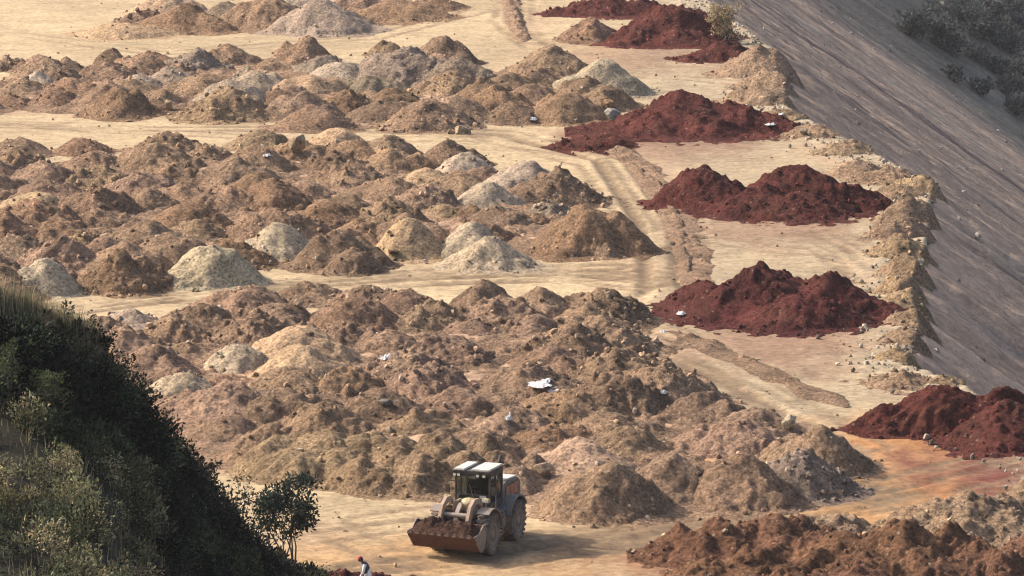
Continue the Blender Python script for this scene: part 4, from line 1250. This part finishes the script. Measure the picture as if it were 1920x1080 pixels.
def build_person():
    p = at(690, 1121, 0.0)
    pe = empty('person', (p[0], p[1], 0.0), R(0))
    tag(pe, 'person stooping in white shirt, navy vest and red cap beside the crimson ridge', 'person')
    # faces -x (towards the hillside), leaning forward; y is depth
    J = [(0, 0, 0.88, .115, .14), (-0.02, 0, 1.02, .105, .135), (-0.06, 0, 1.18, .11, .15), (-0.13, 0, 1.33, .09, .15), (-0.19, 0, 1.41, .05, .05), (-0.235, 0, 1.47, .055, .05)]
    B = [(0, 1), (1, 2), (2, 3), (3, 4), (4, 5)]
    def chain(start, pts):
        prev = start
        for q in pts:
            J.append(q); B.append((prev, len(J) - 1)); prev = len(J) - 1
        return prev
    for sg in (1, -1):
        # leg: hip, knee, ankle, toe
        fx = 0.10 * sg
        chain(0, [(0.0 + 0.3 * fx, sg * 0.09, 0.82, .085), (-0.03 - fx, sg * 0.095, 0.47, .058), (0.02 - 1.6 * fx, sg * 0.095, 0.09, .038), (-0.11 - 1.6 * fx, sg * 0.10, 0.035, .034), (-0.18 - 1.6 * fx, sg * 0.10, 0.028, .024)])
        # arm: shoulder, elbow, wrist, palm
        w = chain(3, [(-0.12, sg * 0.17, 1.34, .05), (-0.14 + 0.04 * sg, sg * 0.215, 1.07, .038), (-0.27 + 0.03 * sg, sg * 0.19, 0.86, .025), (-0.305 + 0.03 * sg, sg * 0.185, 0.80, .026, .036)])
        bx, by, bz = J[w][:3]
        for k, (dy, ln) in enumerate(((-0.030, 0.065), (-0.010, 0.078), (0.010, 0.074), (0.028, 0.058))):
            chain(w, [(bx - 0.022, by + dy, bz - 0.038, .0095), (bx - 0.028 - ln * 0.2, by + dy * 1.1, bz - 0.04 - ln * 0.5, .0085), (bx - 0.018, by + dy * 1.1, bz - 0.04 - ln, .007)])
        chain(w, [(bx - 0.03, by - sg * 0.035, bz + 0.0, .010), (bx - 0.055, by - sg * 0.048, bz - 0.03, .0085)])
    skin_body('body', J, B, M_SKIN, pe)
    # head with nose, chin and ears as one surface
    hv, hf = _ico(4)
    v = hv.copy()
    v[:, 0] *= 0.098; v[:, 1] *= 0.078; v[:, 2] *= 0.118
    face = v[:, 0] < 0
    v[:, 2] -= 0.02 * np.where(face & (v[:, 2] < -0.02), 1, 0) * (-v[:, 0] / 0.098)
    nose = np.exp(-((v[:, 1] / 0.014) ** 2 + ((v[:, 2] + 0.02) / 0.022) ** 2)) * face
    v[:, 0] -= 0.026 * nose
    brow = np.exp(-(((v[:, 2] - 0.025) / 0.012) ** 2)) * face * (np.abs(v[:, 1]) < 0.06)
    v[:, 0] -= 0.006 * brow
    eye = np.exp(-(((np.abs(v[:, 1]) - 0.03) / 0.013) ** 2 + ((v[:, 2] - 0.004) / 0.010) ** 2)) * face
    v[:, 0] += 0.008 * eye
    mouth = np.exp(-((v[:, 1] / 0.026) ** 2 + ((v[:, 2] + 0.062) / 0.007) ** 2)) * face
    v[:, 0] += 0.006 * mouth
    ear = np.exp(-(((v[:, 0] - 0.01) / 0.018) ** 2 + ((v[:, 2]) / 0.028) ** 2))
    v[:, 1] += np.sign(v[:, 1]) * 0.018 * ear * (np.abs(v[:, 1]) > 0.05)
    a = R(-28)
    Rm = np.array([[math.cos(a), 0, math.sin(a)], [0, 1, 0], [-math.sin(a), 0, math.cos(a)]])
    hc = np.array([-0.285, 0, 1.545])
    mesh_np('head', v @ Rm.T + hc, hf, M_SKIN, True, pe)
    # cap over the brow and crown
    cv = hv.copy()
    k = cv[:, 2] > 0.18
    f2 = hf[np.all(k[hf], axis=1)]
    c = cv * np.array([0.112, 0.094, 0.128]) + np.array([-0.012, 0, 0.004])
    c[:, 0] -= 0.07 * np.exp(-((c[:, 2] - 0.03) / 0.02) ** 2) * (c[:, 0] < -0.02)
    mesh_np('cap', c @ Rm.T + hc, f2, M_REDC, True, pe)
    hr = hv[hv[:, 2] > -9] * np.array([0.104, 0.090, 0.122])
    keep = (hv[:, 0] > 0.05) & (hv[:, 2] < 0.35)
    f3 = hf[np.all(keep[hf], axis=1)]
    mesh_np('hair', hr @ Rm.T + hc, f3, M_HAIR, True, pe)
    X, Y, Z = (1, 0, 0), (0, 1, 0), (0, 0, 1)
    t = Vector((-0.35, 0, 1)).normalized(); tx = Vector((t.z, 0, -t.x))
    loft('shirt', [((0.02, 0, 0.74), .165, .185, X, Y), ((0.01, 0, 0.86), .150, .172, X, Y), ((-0.01, 0, 1.0), .135, .160, X, Y), ((-0.05, 0, 1.16), .138, .178, tx, Y), ((-0.10, 0, 1.30), .125, .190, tx, Y), ((-0.15, 0, 1.385), .09, .15, tx, Y), ((-0.19, 0, 1.425), .058, .062, tx, Y)], M_SHIRT, pe)
    loft('vest', [((-0.035, 0, 1.02), .138, .166, tx, Y), ((-0.055, 0, 1.16), .146, .186, tx, Y), ((-0.105, 0, 1.30), .133, .197, tx, Y), ((-0.15, 0, 1.39), .095, .155, tx, Y), ((-0.195, 0, 1.435), .064, .066, tx, Y)], M_NAVY, pe)
    for sg in (1, -1):
        s0, e0 = Vector((-0.12, sg * 0.16, 1.35)), Vector((-0.14 + 0.04 * sg, sg * 0.215, 1.07)); w0 = Vector((-0.25 + 0.03 * sg, sg * 0.195, 0.90))
        loft('sleeve', [(s0 + Vector((0, -sg * 0.03, 0.02)), .075, .07, X, Y), (s0, .072, .066, X, Y), (s0.lerp(e0, 0.5), .060, .055, X, Y), (e0, .052, .048, X, Y), (e0.lerp(w0, 0.5), .046, .042, X, Y), (w0, .042, .04, X, Y)], M_SHIRT, pe)
        fx = 0.10 * sg
        loft('trouser_leg', [((0.0, sg * 0.06, 0.92), .125, .105, X, Y), ((0.3 * fx, sg * 0.085, 0.80), .108, .095, X, Y), ((-0.015 - 0.4 * fx, sg * 0.093, 0.64), .09, .082, X, Y), ((-0.03 - fx, sg * 0.095, 0.47), .075, .07, X, Y), ((0.0 - 1.3 * fx, sg * 0.095, 0.27), .066, .062, X, Y), ((0.02 - 1.6 * fx, sg * 0.095, 0.11), .06, .056, X, Y)], M_NAVY, pe)
build_person()

# ------------------------------------------------------------------ near hillside
HS = [  # stations along the crest; each from the near flat up the face to the crest: (pixel x, pixel y, distance)
    [(-420, 1250, 112), (-420, 1060, 126), (-400, 870, 140), (-390, 735, 147.5), (-380, 640, 148.6), (-370, 520, 150)],
    [(-200, 1230, 115), (-200, 1055, 127), (-190, 875, 140), (-180, 735, 147.6), (-175, 640, 148.8), (-170, 530, 150)],
    [(0, 1200, 118), (0, 1060, 128), (0, 880, 140), (0, 735, 147.8), (0, 640, 149), (0, 572, 150.5)],
    [(110, 1200, 120), (110, 1070, 130), (100, 905, 141), (100, 780, 148), (110, 685, 150), (98, 612, 151.5)],
    [(190, 1200, 122), (190, 1080, 130), (180, 950, 141), (205, 845, 150), (203, 745, 152), (170, 650, 153)],
    [(255, 1200, 128), (255, 1100, 136), (268, 1000, 148), (258, 905, 152.5), (262, 825, 154.5), (238, 745, 155)],
    [(330, 1200, 138), (330, 1100, 147), (330, 1035, 153), (328, 965, 157), (325, 895, 159), (285, 836, 159.6)],
    [(430, 1200, 152), (430, 1120, 159), (420, 1065, 163), (408, 1015, 166), (398, 955, 167.5), (355, 908, 168)],
    [(500, 1200, 166), (500, 1135, 170), (490, 1090, 173), (470, 1057, 176), (450, 1025, 177), (404, 1004, 178)],
    [(580, 1210, 179), (580, 1145, 182), (570, 1106, 184), (550, 1086, 186), (525, 1066, 188), (485, 1052, 189)],
    [(720, 1260, 190), (700, 1190, 193), (675, 1150, 195), (655, 1125, 197), (630, 1102, 199), (605, 1075, 200)],
]
def catmull(A, m, axis):
    """Resample control points A along an axis, smooth through them."""
    A = np.moveaxis(A, axis, 0)
    n = A.shape[0]
    t = np.linspace(0, n - 1 - 1e-6, m)
    i = t.astype(int); f = (t - i).reshape((-1,) + (1,) * (A.ndim - 1))
    g = lambda k: A[np.clip(k, 0, n - 1)]
    p0, p1, p2, p3 = g(i - 1), g(i), g(i + 1), g(i + 2)
    r = 0.5 * ((2 * p1) + (p2 - p0) * f + (2 * p0 - 5 * p1 + 4 * p2 - p3) * f ** 2 + (3 * p1 - p0 - 3 * p2 + p3) * f ** 3)
    return np.moveaxis(r, 0, axis)

def build_hill():
    G = []
    for st in HS:
        P = [at_far(*q) for q in st]
        P = [P[0] + np.array([-3, -45, -9]), P[0] + np.array([-1, -14, -1.5])] + P
        c = P[-1]
        P += [np.array([c[0] + 0.35, c[1] + 1.6, max(c[2] - 2.6, -0.3)]), np.array([c[0] + 1.3, c[1] + 4, max(c[2] - 8, -0.4)]), np.array([c[0] + 3, c[1] + 9, max(c[2] - 16, -0.5)]), np.array([c[0] + 7, c[1] + 16, -0.6])]
        G.append(P)
    G = np.array(G)                      # station, section, xyz
    S = catmull(catmull(G, 180, 0), 150, 1)
    x, y = S[..., 0], S[..., 1]
    lift = 0.28 * fbm(x / 1.7, y / 2.6, 4, 201)
    S[..., 2] += np.where(S[..., 2] > 0.5, lift, 0)
    col = np.zeros(S.shape); col[:] = (0.024, 0.021, 0.013)  # near-black soil colour stands in for deep shade under the growth
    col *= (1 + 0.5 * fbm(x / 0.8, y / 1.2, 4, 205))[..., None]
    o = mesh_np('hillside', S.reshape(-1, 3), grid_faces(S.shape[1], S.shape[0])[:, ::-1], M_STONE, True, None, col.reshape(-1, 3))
    tag(o, kind='structure')
    return S
HILL = build_hill()
def hill_pt(si, ki):
    """A point on the hill: si in stations 0..10, ki in sections 0..11 (2..7 as listed, 7 = crest)."""
    a = np.clip(si / 10 * 179, 0, 178.99); b = np.clip(ki / 11 * 149, 0, 148.99)
    i, j = int(a), int(b); fa, fb = a - i, b - j
    return (HILL[i, j] * (1 - fa) * (1 - fb) + HILL[i + 1, j] * fa * (1 - fb) + HILL[i, j + 1] * (1 - fa) * fb + HILL[i + 1, j + 1] * fa * fb)

def leaves(P, D, L, Wd, cols, droop=0.25):
    """Leaf quads (folded into a kite of four points): positions, directions, lengths, widths."""
    n = len(P)
    D = D / np.maximum(np.linalg.norm(D, axis=1), 1e-6)[:, None]
    up = RNG.normal(size=(n, 3)); 
    S = np.cross(D, up); S /= np.maximum(np.linalg.norm(S, axis=1), 1e-6)[:, None]
    Nn = np.cross(S, D)
    L = L[:, None]; Wd = Wd[:, None]
    a = P
    b = P + D * L * 0.45 + S * Wd * 0.5 + Nn * L * 0.05
    d = P + D * L * 0.45 - S * Wd * 0.5 + Nn * L * 0.05
    c = P + D * L - Nn * L * droop * 0.5
    V = np.stack([a, b, c, d], 1).reshape(-1, 3)
    F = (np.arange(n)[:, None] * 4 + np.array([0, 1, 2, 3])[None])
    return V, F, np.repeat(cols, 4, axis=0)

def blades(P, H, W, lean, cols):
    """Grass blades: a bent strip of three quads ending in a point."""
    n = len(P)
    th = RNG.uniform(0, 2 * math.pi, n)
    S = np.stack([np.cos(th), np.sin(th), np.zeros(n)], -1)
    ln = np.stack([np.cos(th + 1.3) , np.sin(th + 1.3), np.zeros(n)], -1) * (RNG.random(n) * lean)[:, None]
    rows = []
    for f, w in ((0, 1.0), (0.4, 0.85), (0.75, 0.55), (1.0, 0.12)):
        c = P + np.array([0, 0, 1.0]) * (H * f * (1 - 0.15 * f * RNG.random(n)))[:, None] + ln * (H * f * f)[:, None]
        rows += [c - S * (W * w / 2)[:, None], c + S * (W * w / 2)[:, None]]
    V = np.stack(rows, 1).reshape(-1, 3)
    q = np.array([[0, 1, 3, 2], [2, 3, 5, 4], [4, 5, 7, 6]])
    F = (np.arange(n)[:, None, None] * 8 + q[None]).reshape(-1, 4)
    return V, F, np.repeat(cols, 8, axis=0)

def tints(n, base, var=0.35, hue=0.15):
    t = 1 + var * RNG.normal(size=(n, 1)) * 0.8
    h = 1 + hue * RNG.normal(size=(n, 3)) * 0.5
    return np.clip(np.array(base)[None] * t * h, 0.004, 0.6)

SHADE_G, OLIVE, DRYG, YEL = (0.009, 0.012, 0.008), (0.135, 0.132, 0.068), (0.30, 0.245, 0.155), (0.26, 0.220, 0.120)  # first darkened for the face's shade; OLIVE and YEL lightened for sunlight
def cloud(c, rx, rz, n, size, base, hollow=0.25, var=0.4):
    d = RNG.normal(size=(n, 3)); d /= np.linalg.norm(d, axis=1)[:, None]
    r = (hollow + (1 - hollow) * RNG.random(n) ** 0.5)
    lump = 1 + 0.30 * np.sin(d[:, 0] * 5 + c[0] * 3) * np.cos(d[:, 1] * 4 + c[1] * 2 + d[:, 2] * 4)
    P = c + d * (r * lump)[:, None] * np.array([rx, rx, rz])
    D = d + 0.8 * RNG.normal(size=(n, 3)) + np.array([0, 0, 0.35])
    L = size * (0.6 + 0.8 * RNG.random(n))
    return P, D, L, L * 0.48, tints(n, base, var)

def cover():
    dark, low, tall = [], [], []
    gras = []
    for _ in range(300):                               # leafy cover of the steep face
        si = RNG.uniform(0, 9.8); ki = RNG.uniform(4.7, 7.5)
        p = hill_pt(si, ki)
        s = RNG.uniform(0.25, 0.95) * (0.55 if ki > 6.7 else 1.0)
        if si > 8.2: s *= 0.5
        base = SHADE_G if RNG.random() < 0.8 else (0.045, 0.060, 0.030)
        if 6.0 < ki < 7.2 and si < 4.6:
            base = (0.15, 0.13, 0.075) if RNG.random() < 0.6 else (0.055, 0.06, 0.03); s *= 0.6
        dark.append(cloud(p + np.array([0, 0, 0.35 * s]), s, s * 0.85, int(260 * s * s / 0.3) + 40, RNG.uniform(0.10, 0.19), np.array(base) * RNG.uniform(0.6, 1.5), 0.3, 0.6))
    for _ in range(700):                                # shelf and the spur towards the viewer
        si = RNG.uniform(0, 9.9); ki = RNG.uniform(1.4, 5.0)
        p = hill_pt(si, ki)
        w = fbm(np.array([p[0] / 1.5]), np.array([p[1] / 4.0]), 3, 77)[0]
        if w < -0.10: continue                         # open gaps, showing the soil coloured dark for deep shade
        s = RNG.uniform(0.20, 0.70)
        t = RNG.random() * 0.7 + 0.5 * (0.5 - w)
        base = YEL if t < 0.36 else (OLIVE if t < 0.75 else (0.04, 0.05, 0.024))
        if si > 5.2: base = SHADE_G if t < 0.6 else (0.05, 0.06, 0.03)  # gully side gets the darkened leaf colour in place of shade
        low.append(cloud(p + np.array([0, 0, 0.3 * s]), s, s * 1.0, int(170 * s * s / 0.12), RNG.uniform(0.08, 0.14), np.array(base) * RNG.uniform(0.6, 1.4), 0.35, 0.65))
    for _ in range(46):                                # taller growth that breaks the crest line
        si = RNG.uniform(3.2, 9.6); p = hill_pt(si, 7 + RNG.uniform(-0.25, 0.1))
        s = RNG.uniform(0.12, 0.30) * (0.7 if si > 7 else 1)
        for q in range(3):
            dark.append(cloud(p + np.array([RNG.normal(0, 0.12), 0, s * (0.6 + 1.1 * q)]), s * (1 - 0.22 * q), s * 1.0, 30, 0.13, np.array(SHADE_G) * RNG.uniform(0.8, 3.0), 0.1, 0.5))
    for g, nm in ((dark, 'shrubbery'), (low, 'undergrowth')):
        A = [np.concatenate(q) for q in zip(*g)]
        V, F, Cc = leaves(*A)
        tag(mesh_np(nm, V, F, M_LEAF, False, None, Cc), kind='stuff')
    # grass: short on the shelf, tall and feathery along the crest
    P, H, W, Cc = [], [], [], []
    for _ in range(1800):
        si = RNG.uniform(0, 6.2); ki = RNG.uniform(1.2, 4.9)
        P.append(hill_pt(si, ki)); H.append(RNG.uniform(0.2, 0.55)); W.append(0.018)
        Cc.append(np.array(YEL if RNG.random() < 0.5 else DRYG) * RNG.uniform(0.6, 1.3))
    V, F, Cc = blades(np.array(P), np.array(H), np.array(W), 0.5, np.array(Cc))
    tag(mesh_np('grass', V, F, M_GRASS, False, None, Cc), kind='stuff')
    P, H, W, Cc = [], [], [], []
    for _ in range(11000):
        si = RNG.uniform(0, 4.6) if RNG.random() < 0.8 else RNG.uniform(4.6, 10)
        ki = 7 + RNG.normal(0, 0.32)
        k = 1.0 if si < 4.4 else 0.5
        P.append(hill_pt(si, ki)); H.append(k * (RNG.uniform(0.25, 0.65) + (0.6 * RNG.random() ** 3))); W.append(0.020)
        Cc.append(np.array(DRYG if RNG.random() < 0.6 else OLIVE) * RNG.uniform(0.6, 1.4))
    V, F, Cc = blades(np.array(P), np.array(H), np.array(W), 0.35, np.array(Cc))
    tag(mesh_np('tall_grass', V, F, M_GRASS, False, None, Cc), kind='stuff')
cover()

M_BARK = mat_dusty("bark", (0.055, 0.045, 0.035), 0.9, 0, 0.2)
def limb(b, pts, r0, r1):
    n = len(pts) - 1
    for i in range(n):
        a, c = r0 + (r1 - r0) * i / n, r0 + (r1 - r0) * (i + 1) / n
        b.tube(pts[i], pts[i + 1], a, 6, c)

def shrub(name, p, w, h, nstem, nleaf, size, base, label, seed, cat='shrub', bare=0.25, group=None, part='foliage'):
    rnd = random.Random(seed)
    e = empty(name, tuple(p))
    tag(e, label, cat, group)
    b = MB()
    cl = []
    for k in range(nstem):
        a = rnd.uniform(0, 6.28); q = rnd.uniform(0.05, 0.45) * w
        top = Vector((q * math.cos(a), q * math.sin(a), h * rnd.uniform(0.7, 0.98)))
        base_p = Vector((rnd.uniform(-0.12, 0.12) * w, rnd.uniform(-0.12, 0.12) * w, -0.15))
        pts = [base_p.lerp(top, t) + Vector((rnd.uniform(-1, 1), rnd.uniform(-1, 1), 0)) * 0.04 * h * math.sin(t * 3.1) for t in (0, 0.25, 0.5, 0.75, 1)]
        limb(b, pts, 0.016 * h * 0.6 + 0.008, 0.006)
        for j in range(6):
            t = rnd.uniform(bare + 0.1, 0.95)
            s = base_p.lerp(top, t)
            a2 = rnd.uniform(0, 6.28); l2 = rnd.uniform(0.12, 0.30) * w
            e2 = s + Vector((l2 * math.cos(a2), l2 * math.sin(a2), rnd.uniform(0.02, 0.22) * h))
            limb(b, [s, s.lerp(e2, 0.5) + Vector((0, 0, 0.02)), e2], 0.009, 0.004)
            cl.append((e2, rnd.uniform(0.10, 0.17) * w))
        cl.append((top, 0.13 * w))
    b.done('stem', M_BARK, e)
    A = [cloud(np.array(c[:]), s, s * 0.85, max(6, nleaf // len(cl)), size, base, 0.1, 0.45) for c, s in cl]
    A = [np.concatenate(q) for q in zip(*A)]
    V, F, Cc = leaves(*A)
    mesh_np(part, V, F, M_LEAF, False, e, Cc)
    return e
def hill_at(px, py, d):
    return at_far(px, py, d)
shrub('young_tree', at_far(538, 1055, 187.5), 2.7, 3.1, 6, 4200, 0.15, (0.022, 0.034, 0.024), 'young leafy tree with several thin trunks standing at the hillside foot', 1, 'tree', 0.30, part='crown')
shrub('sapling', at_far(437, 985, 177), 1.1, 1.75, 2, 90, 0.13, (0.06, 0.055, 0.03), 'spindly sapling with a flat sparse top, left of the young leafy tree', 2, 'sapling', 0.7, part='crown')
for i, (px, py, d, w, h, nl, sz, bs, lab) in enumerate([
    (345, 878, 163, 0.9, 0.9, 260, 0.14, SHADE_G, 'dark broad-leaved shrub jutting from the crest halfway down the hillside'),
    (388, 918, 168, 0.9, 0.9, 200, 0.14, SHADE_G, 'dark broad-leaved shrub jutting from the crest just above the sapling'),
    (188, 672, 153, 1.0, 1.0, 260, 0.13, SHADE_G, 'dark leafy shrub at the end of the tall grass crest'),
    (226, 722, 154.5, 1.0, 0.9, 260, 0.12, SHADE_G, 'dark leafy shrub on the crest below the tall grass'),
    (95, 770, 147, 1.4, 1.3, 900, 0.085, (0.085, 0.10, 0.042), 'light green shrub on the shelf under the dark hillside face'),
    (20, 720, 147, 1.2, 1.0, 700, 0.085, (0.08, 0.095, 0.04), 'light green shrub on the shelf at the left end of the hillside'),
    (235, 880, 151, 0.9, 1.0, 500, 0.085, (0.055, 0.085, 0.045), 'bluish green shrub between the lit spur and the dark face'),
    (290, 970, 153, 1.0, 0.8, 450, 0.08, OLIVE, 'olive shrub on the rim of the shaded gully'),
    (130, 900, 140.5, 1.2, 0.8, 800, 0.07, YEL, 'yellowish shrub on top of the lit spur'),
    (410, 1060, 162, 1.1, 0.8, 500, 0.09, (0.032, 0.048, 0.028), 'green shrub low in the gully under the sapling'),
    (20, 960, 133, 1.2, 0.7, 800, 0.07, (0.10, 0.09, 0.035), 'dry olive shrub low on the lit spur by the frame corner'),
]):
    if 'frame' in lab: lab = 'dry olive shrub lowest on the lit spur'
    shrub('shrub', at_far(px, py, d), w, h, 4, nl, sz, bs, lab, 20 + i)

# dry tan bush on the pad edge among the far crimson mounds
shrub('dry_bush', at(1360, 78, 0.2), 2.6, 2.7, 8, 2600, 0.16, (0.34, 0.26, 0.15), 'dry tan bush on the pad edge between two crimson mounds', 61, 'bush', 0.05)

# scrub at the foot of the spoil slope
SC = [(1700, 62, 3.0), (1722, 72, 3.2), (1748, 78, 3.6), (1768, 92, 3.4), (1788, 104, 3.0), (1806, 46, 3.6), (1826, 62, 4.0), (1846, 78, 4.0), (1868, 88, 4.2), (1890, 98, 4.0), (1912, 108, 3.6), (1836, 118, 2.6),
      (1880, 52, 3.4), (1902, 66, 3.0), (1908, 150, 3.0), (1868, 140, 2.4), (1890, 176, 2.6), (1800, 14, 2.6), (1855, 32, 2.6), (1744, 40, 2.4), (1905, 22, 2.4), (1790, 150, 2.0), (1840, 175, 2.0), (1905, 215, 2.4)]
def slope_hit(px, py):
    dx, dy, dz = ray(px, py)
    t = 330.0
    for _ in range(400):
        p = np.array([dx * t, dy * t, CAM_H + dz * t])
        g = p[2] - float(slope_z(p[0], p[1]))
        if g < 0.05: break
        t += max(g * 0.6, 0.05)
    return p
for i, (px, py, w) in enumerate(SC):
    p = slope_hit(px, py)
    shrub('scrub_bush', (p[0], p[1], p[2] - 0.2), w * 1.35, w * 0.8, 5, 620, 0.46, (0.085, 0.093, 0.085), f"grey-green scrub bush on the lower spoil slope, {ORD[i] if i < 20 else ('twenty-' + ORD[i - 20])} in the scatter", 200 + i, 'bush', 0.1, 'scrub bushes on the lower spoil slope')  # leaf colour lightened to paint in the fade of distant haze
for i, (px, py, w) in enumerate([(1872, 14, 1.8), (1890, 8, 1.4), (1862, 24, 1.2), (1742, 2, 1.5), (1770, 14, 1.3), (1808, 12, 1.5), (1835, 6, 1.6), (1700, 60, 0.7), (1709, 65, 0.7)]):
    p = slope_hit(px, py)
    o = boulder(px, py, w, w * 0.7, (0.50, 0.43, 0.32), f"pale boulder high on the overgrown slope, {ORD[i]} along the scatter", 300 + i, 'pale_boulder')
    o.location = (p[0], p[1], p[2])

build_stones()
# ------------------------------------------------------------------ haze
def build_haze():
    bm = bmesh.new()
    bmesh.ops.create_cube(bm, size=1)
    for v in bm.verts:
        v.co = Vector((v.co.x * 7000, 1000 + v.co.y * 7000, -10 + v.co.z * 116))
    m = bpy.data.materials.new("haze")
    m.use_nodes = True
    nt = m.node_tree; nt.nodes.clear()
    out = nt.nodes.new("ShaderNodeOutputMaterial")
    pv = nt.nodes.new("ShaderNodeVolumePrincipled")
    pv.inputs['Color'].default_value = (0.93, 0.93, 1.0, 1)
    pv.inputs['Density'].default_value = 0.00006
    nt.links.new(pv.outputs[0], out.inputs['Volume'])
    o = from_bm('haze', bm, m)
    tag(o, kind='stuff')
build_haze()
